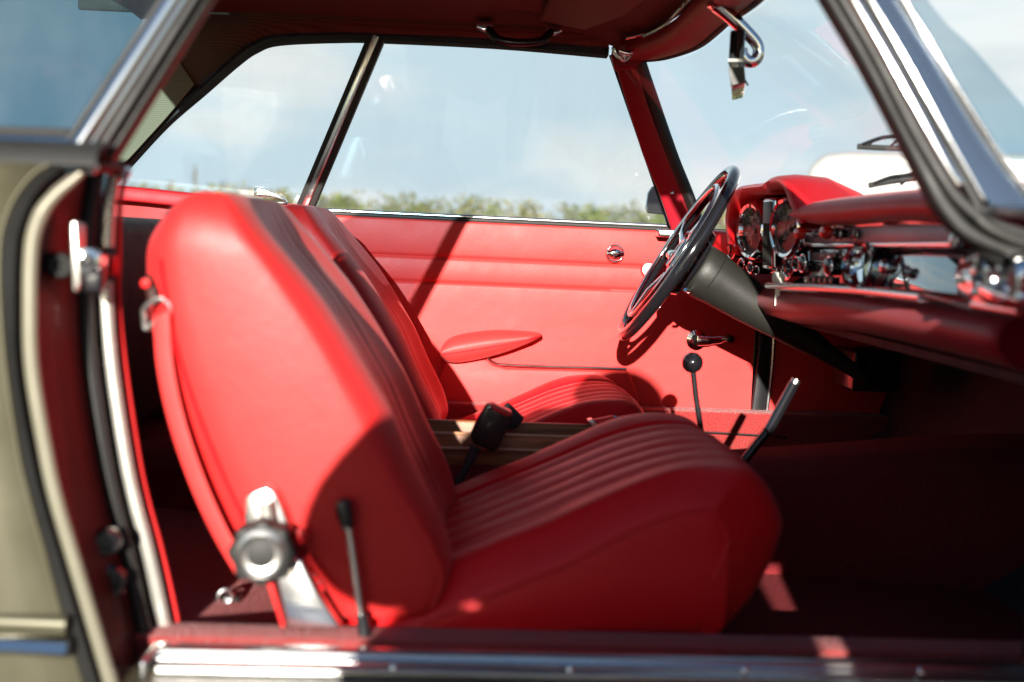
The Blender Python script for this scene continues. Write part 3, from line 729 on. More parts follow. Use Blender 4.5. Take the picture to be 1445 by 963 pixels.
# ================================================================== NEAR SILL, FLOOR, SHELL
def floor():
    a, b = V(222, 911, -.665), V(1600, 927, -.665)
    a2, b2 = V(222, 950, -.735), V(1600, 955, -.735)
    sill = empty('door_sill', (a+b)/2, car)
    zt = a.z; x0, x1 = a.x, .95
    zb = V(222, 945, -.704).z
    prof = [(-.640, zt-.004), (-.656, zt-.001), (-.664, zt), (-.669, zt-.003), (-.6695, zt-.007), (-.672, zt-.009), (-.697, zb+.007), (-.6995, zb+.006), (-.704, zb+.003), (-.704, zb-.003), (-.695, zb-.008), (-.64, zb-.004)]
    n = 40; rings = []
    for i in range(n):
        x = x0+(x1-x0)*i/(n-1)
        rings.append([Vector((x+(.010 if i == 0 and y < -.69 else 0), y, z+.0006*noise.noise(Vector((x*20, y*30, 0))))) for y, z in prof])
    obj('tread_plate', MB().loft(rings), 'chrome_worn', sill, ang=25)
    for px in (300, 555, 805, 1052, 1300):
        obj('screw', MB().lathe(V(px, 940+(px-222)*.006, -.701), (0, -1, .55), [(0, -.004), (.0034, -.003), (.0036, .0006), (.002, .0016), (0, .0017)], 14), 'chrome', sill)
    obj('end_cap', MB().box((x0-.004, -.678, zt-.018), (.012, .052, .036)), 'chrome_worn', sill, bevel=.006, seg=3)
    rows = [[Vector((x, y, z)) for x in (x0-.05, .3, x1)] for y, z in ((-.69, zb-.004), (-.735, zb-.008), (-.752, zt-.07), (-.74, zt-.16), (-.70, zt-.2))]
    obj('outer_sill', MB().grid(rows, (0, .004, 0)), 'paint', sill)
    obj('sill_carpet', MB().box(((x0+x1)/2, -.618, zt-.045), (x1-x0+.1, .05, .09)), 'carpet', car, bevel=.006)
    zf = Z(-.50)
    obj('floor_carpet', MB().box((.05, .0, zf-.01), (1.95, 1.33, .02)), 'carpet_shaded', car, bevel=.004)
    # rear load floor behind the seats, raised
    rows = [[Vector((x, y, z)) for y in (-.60, -.2, .2, .66)] for x, z in ((-.18, zf+.01), (-.22, Z(-.465)), (-.30, Z(-.445)), (-.45, Z(-.43)), (-.93, Z(-.42)))]
    obj('rear_floor', MB().grid(rows, (0, 0, -.02)), 'carpet', car, ang=50)
    rows = [[Vector((x, y, z)) for y in (-.66, -.2, .2, .68)] for x, z in ((-.88, Z(-.40)), (-.93, Z(-.2)), (-.96, Z(.02)), (-.97, Z(.035)), (-1.3, Z(.045)))]
    obj('rear_bulkhead', MB().grid(rows, (-.01, 0, -.01)), 'leather_soft', car, ang=50)
    cv = spl([Vector((-.555, -.50, 0)), Vector((-.57, 0, 0)), Vector((-.555, .66, 0))], 12)
    obj('dark_rear_block', MB().box((-.73, .04, Z(-.17)), (.34, 1.20, .37)), 'belt', car, bevel=.03, seg=5)  # black block added to darken the shaded space behind the seats
    # tunnel
    rings = []
    for x, s, h in ((-.9, 1., 1.), (.3, 1., 1.), (.55, 1.15, 1.15), (.85, 1.5, 1.35), (1.05, 1.6, 1.4)):
        rings.append([Vector((x, yy*s, zf+hh*h)) for yy, hh in ((-.14, 0), (-.115, .08), (-.085, .125), (-.04, .142), (.04, .142), (.085, .125), (.115, .08), (.14, 0))])
    obj('transmission_tunnel', MB().loft(rings), 'carpet_shaded', car, ang=60)
    rows = [[Vector((x, y, z)) for y in (-.68, -.2, .2, .70)] for x, z in ((.80, zf), (.97, zf+.10), (1.03, zf+.3), (1.03, Z(.02)))]
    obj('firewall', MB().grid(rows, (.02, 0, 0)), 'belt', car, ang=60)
    # kick panels
    xk = V(1085, 520, YD).x
    obj('far_kick_panel', MB().box(((xk+1.05)/2, .70, Z(-.22)), (1.05-xk, .03, .56)), 'leather_door', car, bevel=.004)
    obj('near_kick_panel', MB().box((.86, -.655, Z(-.22)), (.42, .04, .56)), 'carpet_shaded', car, bevel=.004)
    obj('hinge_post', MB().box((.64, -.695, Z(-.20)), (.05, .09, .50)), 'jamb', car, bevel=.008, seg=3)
    # far sill with its bright strip
    fs = obj('far_sill', MB().box((.05, .665, Z(-.42)), (1.9, .08, .10)), 'carpet', car, bevel=.006)
    obj('sill_strip', MB().tube([V(560, 592, .622), V(640, 597.5, .622), V(1010, 611, .622), V(1110, 617, .622)], .0035, 8, flat=1.6), 'chrome_worn', fs)
    # lower body + bonnet + tail so that the shell is closed
    rows = []
    for x, w, z in ((.68, .62, .035), (.9, .70, .045), (1.3, .70, .03), (1.8, .66, -.02), (2.1, .60, -.10), (2.2, .56, -.2)):
        rows.append([Vector((x, w*k, Z(z-.02*abs(k)**3))) for k in (-1, -.7, -.35, 0, .35, .7, 1)])
    obj('bonnet', MB().grid(rows, (0, 0, -.01)), 'paint', car, ang=60)
    for s in (-1, 1):
        rows = []
        for y, z in ((.60, .03), (.70, .045), (.765, .01), (.785, -.12), (.785, -.25), (.76, -.45)):
            rows.append([Vector((x, s*y*(1 if x < 1.9 else .96), Z(z-(.06 if x > 2 else 0)))) for x in (.68, 1.1, 1.6, 2.0, 2.2)])
        obj('front_fender', MB().grid(rows, (0, -s*.006, 0)), 'paint', car, ang=60)
    rows = [[Vector((x, k*w, Z(z))) for k in (-1, -.5, 0, .5, 1)] for x, w, z in ((-1.15, .70, .05), (-1.5, .70, .04), (-1.9, .66, -.02), (-2.05, .62, -.12), (-2.08, .60, -.45))]
    obj('boot_lid', MB().grid(rows, (0, 0, -.01)), 'paint', car, ang=60)
    obj('underbody', MB().box((.05, 0, Z(-.56)), (4.0, 1.36, .06)), 'rubber', car, bevel=.01)
    obj('radiator_grille', MB().box((2.2, 0, Z(-.32)), (.03, 1.1, .26)), 'chrome', car, bevel=.02)
    for x in (1.35, -1.25):
        for s in (-1, 1):
            wh = empty('wheel', (x, s*.70, .31), car)
            obj('tyre', MB().torus((x, s*.70, .31), (0, 1, 0), .235, .075, 48, 16, flat=1.1), 'tyre', wh)
            obj('rim', MB().lathe((x, s*.70, .31), (0, s, 0), [(0, -.05), (.17, -.05), (.175, .03), (.165, .045), (.10, .05), (.05, .075), (0, .08)], 36), 'chrome', wh)
    # rear window and its frame
    tp = [Vector((-.70, .60, Z(.45))), Vector((-.74, .42, Z(.465))), Vector((-.78, 0, Z(.485))), Vector((-.74, -.42, Z(.465))), Vector((-.70, -.60, Z(.45)))]
    bt = [Vector((-.86, .68, Z(.06))), Vector((-1.14, .35, Z(.06))), Vector((-1.18, 0, Z(.06))), Vector((-1.14, -.35, Z(.06))), Vector((-.86, -.68, Z(.06)))]
    A, B = spl(tp, 30), spl(bt, 30)
    obj('rear_window', MB().grid([[a.lerp(b, t) for a, b in zip(A, B)] for t in (0, .25, .5, .75, 1)]), 'glass_rear', car)
    obj('rear_window_frame', MB().tube(A, .010, 10), 'rubber', car)
    obj('rear_shelf', MB().prism([Vector((-.95, .69, Z(.045))), Vector((-1.25, .5, Z(.045))), Vector((-1.25, -.5, Z(.045))), Vector((-.95, -.69, Z(.045)))], (0, 0, -.02)), 'leather_soft', car, bevel=.004)
floor()

# ================================================================== NEAR DOOR, WIDE OPEN
def near_door():
    H = Vector((.63, -.735, 0)); th = R(71)
    dv = Vector((-cos(th), -sin(th), 0)); nv = Vector((-sin(th), cos(th), 0))  # nv points to the inner side of the door
    d = empty('near_door', H+Vector((0, 0, Z(-.2))), car)
    L = .97
    def P(s, w, z): return H+dv*s+nv*w+Vector((0, 0, Z(z)))
    out = [(0, .04), (.02, -.43), (L*.5, -.45), (L*.94, -.44), (L*.985, -.36), (L, -.2), (L-.01, 0), (L-.03, .04)]
    obj('outer_skin', MB().prism([P(s, -.05, z) for s, z in out], nv*.03), 'paint', d, bevel=.01, seg=3)
    obj('door_panel', MB().prism([P(s*.985+.005, -.018, z*.98) for s, z in out], nv*.06), 'leather_door', d, bevel=.008, seg=3)
    obj('armrest', MB().tube([P(.55, .07, -.15), P(.68, .08, -.14), P(.82, .075, -.135)], [.012, .028, .014], 14), 'leather_door', d)
    obj('chrome_strip', MB().tube([P(.05, .044, .035), P(L-.05, .044, .035)], .007, 8), 'chrome', d)
near_door()

# ================================================================== SEATS
def seat():
    s = empty('seat', (.1, -.372, Z(-.50)), car)
    s['label'] = 'passenger seat beside the open door with star knob on its hinge'
    Yn = -.595
    B = [(495, 884), (470, 868), (438, 822), (385, 788), (318, 772), (284, 715), (250, 640), (221, 560), (202, 485), (194, 415), (196, 348), (222, 304), (249, 277), (277, 267)]
    F = [(560, 880), (603, 860), (622, 818), (612, 776), (588, 730), (556, 676), (522, 610), (490, 552), (454, 490), (414, 428), (372, 369), (337, 322), (315, 288), (300, 270)]
    Bp = [V(x-12, y, Yn) for x, y in B]; Fp = [V(x+5, y, Yn) for x, y in F]
    n = 70
    Bs, Fs = spl(Bp, n), spl(Fp, n); rings = []; pipe = []; seamb = []
    m = 72
    for i in range(n):
        b, f = Bs[i], Fs[i]; t = i/(n-1)
        dr = (f-b).normalized(); bul = .006+.026*min(1, max(0, t-.08)*2.4)*(1-.7*max(0, (t-.7)/.3)); f0 = f; f = f+dr*bul
        c = (b+f)/2; T = (f-b)/2; up_ = 1-bul/T.length
        wr = noise.noise(Vector((t*5, 1, 2)))
        w = .225*(1-.16*max(0, (t-.75)/.25)**2.5)
        w *= .86+.14*min(1, t/.06)
        ring = []
        uv = []
        for k in range(m//2+1):          # back half: rounded rectangle from far side to near side
            a = pi/2+pi*k/(m//2); ca, sa = cos(a), sin(a); e = 2/5.
            uv.append((math.copysign(abs(ca)**e, ca) if abs(ca) > 1e-9 else 0, math.copysign(abs(sa)**e, sa) if abs(sa) > 1e-9 else 0))
        u0 = min(.92, max(.15, 1-2*(1-up_)*.62)); nb = 12
        uv += [(u0*q/4, -1.) for q in range(1, 5)]
        uv += [(u0+(1-u0)*sin(pi/2*q/nb), -.42-.58*cos(pi/2*q/nb)) for q in range(1, nb+1)]
        uv += [(1., -.42+.84*q/16) for q in range(1, 16)]
        uv += [(u0+(1-u0)*sin(pi/2*q/nb), .42+.58*cos(pi/2*q/nb)) for q in range(nb, -1, -1)]
        uv += [(u0*q/4, 1.) for q in (3, 2, 1)]
        for u, v in uv:
            p = Vector((c.x, -.372, c.z))+Vector((T.x, 0, T.z))*u
            if u > .3:   # hollow centre with flutes between bolsters
                hol = .030*max(0, 1-(abs(v)/.75)**3)*min(1, t*4)*min(1, (1-t)*5)
                fl = .004*abs(sin(v*pi*4))*(abs(v) < .42)*min(1, t*4)*min(1, (1-t)*4)
                dd = Vector((T.x, 0, T.z)).normalized(); p -= dd*(hol-fl)
            p.y += w*v*(1-.30*max(0, (t-.70)/.30)**1.6*(v > 0))*(1-.20*max(0, u)**2*(v > 0))
            # side face swells slightly
            p.y += math.copysign(.006*(1-abs(u)**2)*min(1, T.length/.08), v) if abs(v) > .8 else 0
            ring.append(p)
        rings.append(ring)
        if 5 < i < n-3:
            pipe.append(c+Vector((T.x, 0, T.z))*u0); pipe[-1].y = -.372-w-.0015
            seamb.append(c-Vector((T.x, 0, T.z))*(.62 if t > .25 else .5)); seamb[-1].y = -.372-w*1.0-.0045
    back = obj('backrest', MB().loft(rings), 'leather', s, ang=75)
    obj('piping', MB().tube(pipe, .0018, 8), 'leather', back)
    obj('rear_seam', MB().tube(seamb[8:-14], .0016, 6), 'leather_soft', back)
    # ---- cushion
    zt = smt([(-.20, -.46), (-.12, -.425), (-.03, -.385), (.05, -.348), (.11, -.322), (.21, -.277), (.28, -.256), (.34, -.254), (.370, -.272), (.392, -.304), (.396, -.335), (.362, -.41), (.31, -.47)], 90)
    rings = []; pl = []
    xs = [zt[i][0] for i in range(90)]
    half = [(.205, None), (.228, .35), (.237, .9), (.236, 1.), ]
    for i, (x, z) in enumerate(zt):
        ring = []
        nrm = Vector((0, 0, 1))
        if i > 0:
            a = Vector((zt[min(i+1, 89)][0]-zt[i-1][0], 0, zt[min(i+1, 89)][1]-zt[i-1][1])).normalized(); nrm = Vector((-a.z, 0, a.x))
        pts = []
        K = 96
        for k in range(K+1):
            v = -1+2*k/K
            off = -.036*max(0, (abs(v)-.80)/.20)**2.0
            wv = v+.012*noise.noise(Vector((x*5, v*3, 2)))
            if abs(wv) < .55: off += -.007+.0052*abs(sin((wv/.55)*pi*2.5))*min(1, max(.25, (88-i)/30))
            elif abs(wv) < .60: off += -.006
            else: off += .006*sin(pi*min(1, (abs(wv)-.60)/.30))
            off += .0012*noise.noise(Vector((x*14, v*5, 7)))
            y = -.367+.230*v
            q = Vector((x, y, Z(z)))+nrm*off*(1. if i < 80 else max(.2, (89-i)/9))
            q.x -= .065*abs(v)**3*max(0, (x-.1)/.33)
            pts.append(q)
        base = Z(-.475)
        low = [Vector((pts[-1].x, -.367+.226, pts[-1].z*.4+base*.6)), Vector((pts[-1].x-.01, -.367+.205, min(base, pts[-1].z-.002))), Vector((pts[0].x-.01, -.367-.205, min(base, pts[0].z-.002))), Vector((pts[0].x, -.367-.229, pts[0].z*.4+base*.6))]
        rings.append(pts+low)
        if 12 < i < 80: pl.append(pts[0]+Vector((0, .001, -.001)))
    cu = obj('cushion', MB().loft(rings), 'leather_soft', s, ang=75)
    obj('piping', MB().tube(pl, .003, 8), 'leather_soft', cu)
    obj('seat_base', MB().box((.10, -.372, Z(-.485)), (.42, .38, .04)), 'carpet_shaded', s, bevel=.01)
    # ---- recliner: plate, arm, star knob
    rc = empty('recliner', V(372, 776, -.63), s)
    rc.parent = s; 
    pts = [(345, 702), (357, 694), (376, 687), (388, 694), (398, 715), (412, 752), (408, 790), (360, 790), (344, 745)]
    obj('hinge_plate', MB().prism([V(x, y, -.622) for x, y in pts], (0, .02, 0)), 'alu', s, bevel=.003)
    pts = [(384, 790), (425, 790), (450, 840), (482, 888), (404, 889)]
    obj('hinge_arm', MB().prism([V(x, y, -.622) for x, y in pts], (0, .02, 0)), 'chrome_worn', s, bevel=.003)
    obj('hinge_strut', MB().prism([V(x, y, -.628) for x, y in ((370, 806), (381, 808), (403, 884), (397, 890))], (0, .02, 0)), 'leather', s, bevel=.003)
    obj('hinge_pin', MB().tube([V(375, 708, -.632), V(379, 738, -.632)], .0075, 12), 'strip', s)
    c = V(372, 776, -.640); ax = Vector((.05, -1, .02)).normalized()
    u = ax.orthogonal().normalized(); w = ax.cross(u)
    rings = []
    for h, rr in ((-.012, .8), (-.008, .96), (0, 1.), (.010, 1.), (.016, .95), (.018, .86)):
        rings.append([c+ax*h+(u*cos(a)+w*sin(a))*(.0338*rr*(1+.055*cos(8*a))) for a in [2*pi*q/96 for q in range(96)]])
    kn = obj('recliner_knob', MB().loft(rings), 'rubber', s, ang=35)
    obj('knob_ring', MB().lathe(c+ax*.017, ax, [(.0185, 0), (.0262, 0), (.0258, .003), (.022, .005), (.0190, .003)], 48), 'alu', kn)
    obj('knob_cap', MB().lathe(c+ax*.017, ax, [(0, 0), (.0188, 0), (.0185, .002), (.012, .0035), (0, .004)], 40), 'rubber', kn)
    obj('hinge_bolt', MB().lathe(V(425, 757, -.617), (0, -1, 0), [(0, -.004), (.0085, -.002), (.0085, .004), (0, .006)], 20), 'leather_soft', s)
    # ---- tilt lever
    lv = obj('tilt_lever', MB().tube(spl([V(491, 738, -.622), V(499, 790, -.622), V(507, 850, -.622), V(512, 888, -.622)], 16), .0042, 10), 'alu', s)
    hp = spl([V(484, 704, -.622), V(485, 715, -.622), V(488, 732, -.622), V(492, 747, -.622)], 14)
    obj('lever_grip', MB().tube(hp, [.004, .0068, .0082, .0088, .009, .0092, .0092, .009, .0087, .0082, .0076, .007, .006, .004], 14, flat=.8), 'black', lv)
    obj('lever_boot', MB().tube([V(510, 866, -.622), V(514, 890, -.622), V(515, 897, -.622)], [.0065, .0075, .008], 12), 'black', lv)
    # ---- belt guide on the back edge
    g = spl([V(204, 436, -.60), V(224, 422, -.60), V(236, 428, -.60), V(239, 440, -.60), V(220, 454, -.60), V(206, 464, -.60), V(204, 450, -.60)], 40, closed=True)
    obj('belt_guide', MB().tube(g, .0032, 8, closed=True), 'alu', s)
    obj('guide_tab_shaded', MB().tube([V(209, 392, -.585), V(215, 412, -.595), V(216, 430, -.60)], [.006, .007, .005], 12, flat=.6), 'jamb', s)  # red guide trim, its shadow put in as the dark colour
    sp_ = spl([(219, 448), (224, 520), (241, 600), (268, 680), (300, 752), (334, 812)], 26)
    obj('belt_strap', MB().ribbon([V(p[0]-3, p[1]-2, -.606) for p in sp_], [V(p[0]+20, p[1]-6, -.609) for p in sp_], (0, .003, 0)), 'strap', s, bevel=.0008)
    c = V(206, 400, -.60); obj('guide_stud', MB().lathe(c, (0, -1, 0), [(0, -.004), (.0045, -.003), (.005, .003), (0, .005)], 16), 'leather', s)
    for o in list(bpy.data.objects):
        pass
    bpy.data.objects.remove(rc)
    return s
seat_near = seat()
seat_far = copy_tree(seat_near, car)
seat_far.location.y += .715; seat_far.location.x += -.024; seat_far.location.z += .008
seat_far['label'] = 'driver seat behind the steering wheel, its backrest against the door'
for ch in [x for x in bpy.data.objects if x.parent is seat_far and x.name.startswith(('cushion', 'seat_base'))]: ch.location.z -= .042
# the driver's seat shows no guide for the belt on this side
for ch in [x for x in bpy.data.objects if x.parent is seat_far]:
    if ch.name.split('.')[0] in ('belt_guide', 'guide_tab_shaded', 'guide_stud', 'belt_strap', 'tilt_lever', 'recliner_knob', 'hinge_plate', 'hinge_arm', 'hinge_strut', 'hinge_pin', 'hinge_bolt'):
        for k in [x for x in bpy.data.objects if x.parent is ch]: bpy.data.objects.remove(k)
        bpy.data.objects.remove(ch)

# ================================================================== CONSOLE, BUCKLES, LEVERS
def console():
    Yc = -.055
    con = empty('wooden_console', V(740, 640, Yc), car)
    a, b = V(560, 608, Yc), V(868, 620, Yc)
    zt = (a.z+b.z)/2
    x0, x1 = a.x, b.x
    obj('front_board', MB().box(((x0+x1)/2, Yc+.008, zt-.055), (x1-x0, .014, .11)), 'wood', con, bevel=.003)
    obj('back_board', MB().box(((x0+x1)/2, Yc+.125, zt-.055), (x1-x0, .014, .11)), 'wood', con, bevel=.003)
    obj('end_board', MB().box((x1-.008, Yc+.066, zt-.055), (.014, .10, .11)), 'wood', con, bevel=.003)
    obj('tray_floor', MB().box(((x0+x1)/2, Yc+.066, zt-.05), (x1-x0-.02, .10, .008)), 'wood', con)
    obj('edge_bead', MB().tube([(x0, Yc-.002, zt-.0235), (x1, Yc-.002, zt-.0235)], .0030, 8), 'silver_wood_edge', con)
    obj('lid_edge', MB().tube([(x0, Yc+.002, zt-.0005), (x1, Yc+.002, zt-.0005)], .0030, 8), 'silver_wood_edge', con)
    # near belt buckle on its stalk
    bk = empty('belt_buckle', V(690, 620, -.13), car)
    Yb = -.13
    bodyp = [(688, 571), (694, 569), (722, 582), (724, 590), (703, 634), (696, 639), (668, 626), (663, 616), (674, 592)]
    bb = obj('buckle_body', MB().prism([V(x, y, Yb) for x, y in bodyp], (0, .026, 0)), 'black', bk, bevel=.004, seg=3)
    obj('release_button', MB().prism([V(x, y, Yb-.0015) for x, y in ((691, 571), (695, 569.5), (722, 583), (721, 588), (712, 587), (696, 580))], (0, .022, 0)), 'redbutton', bk, bevel=.002)
    obj('stalk', MB().tube(spl([V(672, 630, Yb+.012), V(660, 655, Yb+.012), V(648, 678, Yb+.012), V(636, 705, Yb+.012)], 12), [.008]*4+[.006]*8, 12, flat=.7), 'belt', bk)
    # second buckle just behind it
    b2 = empty('belt_buckle', V(728, 590, .02), car)
    obj('buckle_body', MB().prism([V(x, y, .02) for x, y in ((708, 578), (718, 570), (740, 592), (728, 606), (712, 606))], (0, .026, 0)), 'belt', b2, bevel=.003)
    # strap with bright buckle edges on the far cushion
    tg = empty('belt_tongue', V(860, 600, .10), car)
    rows = []
    obj('tongue_plate', MB().prism([V(x, y, .06) for x, y in ((836, 594), (866, 588), (880, 592), (884, 602), (858, 612), (842, 610))], (0, .03, -.002)), 'leather_soft', tg, bevel=.004)
    obj('tongue_edge', MB().prism([V(x, y, .056) for x, y in ((829, 594), (837, 592), (849, 607), (842, 611))], (0, .03, 0)), 'strip', tg, bevel=.002)
    obj('tongue_tip', MB().tube([V(866, 588, .058), V(876, 590, .058), V(880, 600, .058)], .002, 8), 'chrome', tg)
    # gear lever
    gl = empty('gear_lever', V(988, 600, .0), car)
    c = V(977, 512, .0)
    obj('gear_knob', MB().lathe(c, (0, 0, 1), [(.0175*sin(a), -.0175*cos(a)) for a in [pi*k/20 for k in range(21)]], 32), 'blackgloss', gl)
    obj('shaft', MB().tube([V(978, 523, 0), V(982, 560, 0), V(990, 612, 0)], .0045, 10), 'black', gl)
    # handbrake
    hb = empty('handbrake', V(1065, 630, -.08), car)
    g = spl([V(1121, 541, -.06), V(1108, 565, -.06), V(1090, 598, -.06), V(1082, 612, -.06)], 16)
    obj('grip', MB().tube(g, [.0088]*14+[.008, .0065], 14), 'blackgloss', hb)
    obj('release_button', MB().tube([V(1124, 536, -.06), V(1120, 543, -.06)], .0078, 14), 'alu', hb)
    obj('shaft', MB().tube([V(1084, 608, -.06), V(1066, 630, -.06), V(1050, 650, -.06)], .0072, 12), 'black', hb)
    hb2 = VX(1222, 520, .86)
    obj('heater_box', MB().box(hb2, (.10, .13, .085)), 'black', car, bevel=.006)
    # bracket of the seat runner on the rear floor
    rb = empty('floor_bracket', V(320, 846, -.55), car)
    obj('bracket_foot', MB().box(V(320, 846, -.46), (.034, .02, .014)), 'black', rb, bevel=.004)
    obj('bracket_eye', MB().torus(V(318, 842, -.475), (.2, -1, .1), .008, .0028, 24, 8), 'chrome_worn', rb)
console()

# ================================================================== STEERING WHEEL
def wheel():
    c = V(955, 358, .33); ax = Vector((cos(R(31)), -.062, -sin(R(31)))).normalized()   # column axis pointing forward/down
    lat = Vector((.072, 1, 0)).normalized(); up = ax.cross(lat); up = up if up.z > 0 else -up
    sw = empty('steering_wheel', c, car)
    obj('rim', MB().torus(c, ax, .190, .0118, 120, 18, u=up), 'blackgloss', sw)
    # finger bumps on the back of the rim
    for k in range(0):
        pass
    hc = c+ax*.012
    # dished spokes, chromed, left and right and the lower one
    for a, w in ((R(90), .013), (R(-90), .013)):
        d = up*cos(a)+lat*sin(a)
        pts = [c+d*.188, c+d*.15+ax*.004, c+d*.10+ax*.018, c+d*.05+ax*.026, c+d*.02+ax*.028]
        obj('spoke', MB().tube(spl(pts, 20), [.009+.006*i/19 for i in range(20)], 14, ref=ax, flat=.35), 'chrome', sw)
    pts = [c-up*.188, c-up*.14+ax*.008, c-up*.08+ax*.022, c-up*.03+ax*.028]
    obj('spoke', MB().tube(spl(pts, 20), [.010+.010*i/19 for i in range(20)], 14, ref=ax, flat=.35), 'black', sw)
    obj('hub_pad', MB().lathe(c+ax*.034, -ax, [(0, -.01), (.070, -.008), (.075, .004), (.070, .018), (.052, .030), (.024, .037), (0, .038)], 48), 'blackgloss', sw)
    obj('hub_ring', MB().torus(c-ax*.002, ax, .030, .0025, 40, 8), 'chrome', sw)
    hr = obj('horn_ring', MB().torus(c-ax*.010, ax, .150, .0050, 96, 12, u=up, flat=.8), 'chrome', sw)
    for a in (R(60), R(-60), R(180)):
        d = up*cos(a)+lat*sin(a)
        obj('horn_spoke', MB().tube([c-ax*.010+d*.148, c-ax*.008+d*.09, c+ax*.004+d*.045], [.0045, .006, .009], 10, ref=ax, flat=.5), 'chrome', hr)
    # column shroud: wide collar behind the wheel narrowing towards the bulkhead
    p0 = c+ax*.045
    st = [(0, .050), (.006, .056), (.02, .057), (.035, .0565), (.05, .0535), (.09, .050), (.13, .046), (.17, .041), (.205, .036), (.24, .032), (.30, .022), (.36, .016), (.40, .014)]
    rings = []
    for h, r in st:
        rings.append([p0+ax*h+up*(r*.9*cos(q)*(1. if cos(q) > 0 else 1.06))+lat*(r*.9*sin(q)) for q in [2*pi*k/40 for k in range(40)]])
    co = obj('steering_column', MB().loft(rings), 'column', car, ang=50)
    obj('collar_groove', MB().torus(p0+ax*.036, ax, .0505, .0012, 48, 8), 'black', co)
    # stalk between wheel and door
    obj('indicator_stalk', MB().tube([p0+ax*.02-up*.03, p0+ax*.01-up*.050-lat*.05, p0-up*.052-lat*.065], .0038, 10), 'chrome', co)
    return c
wheel()

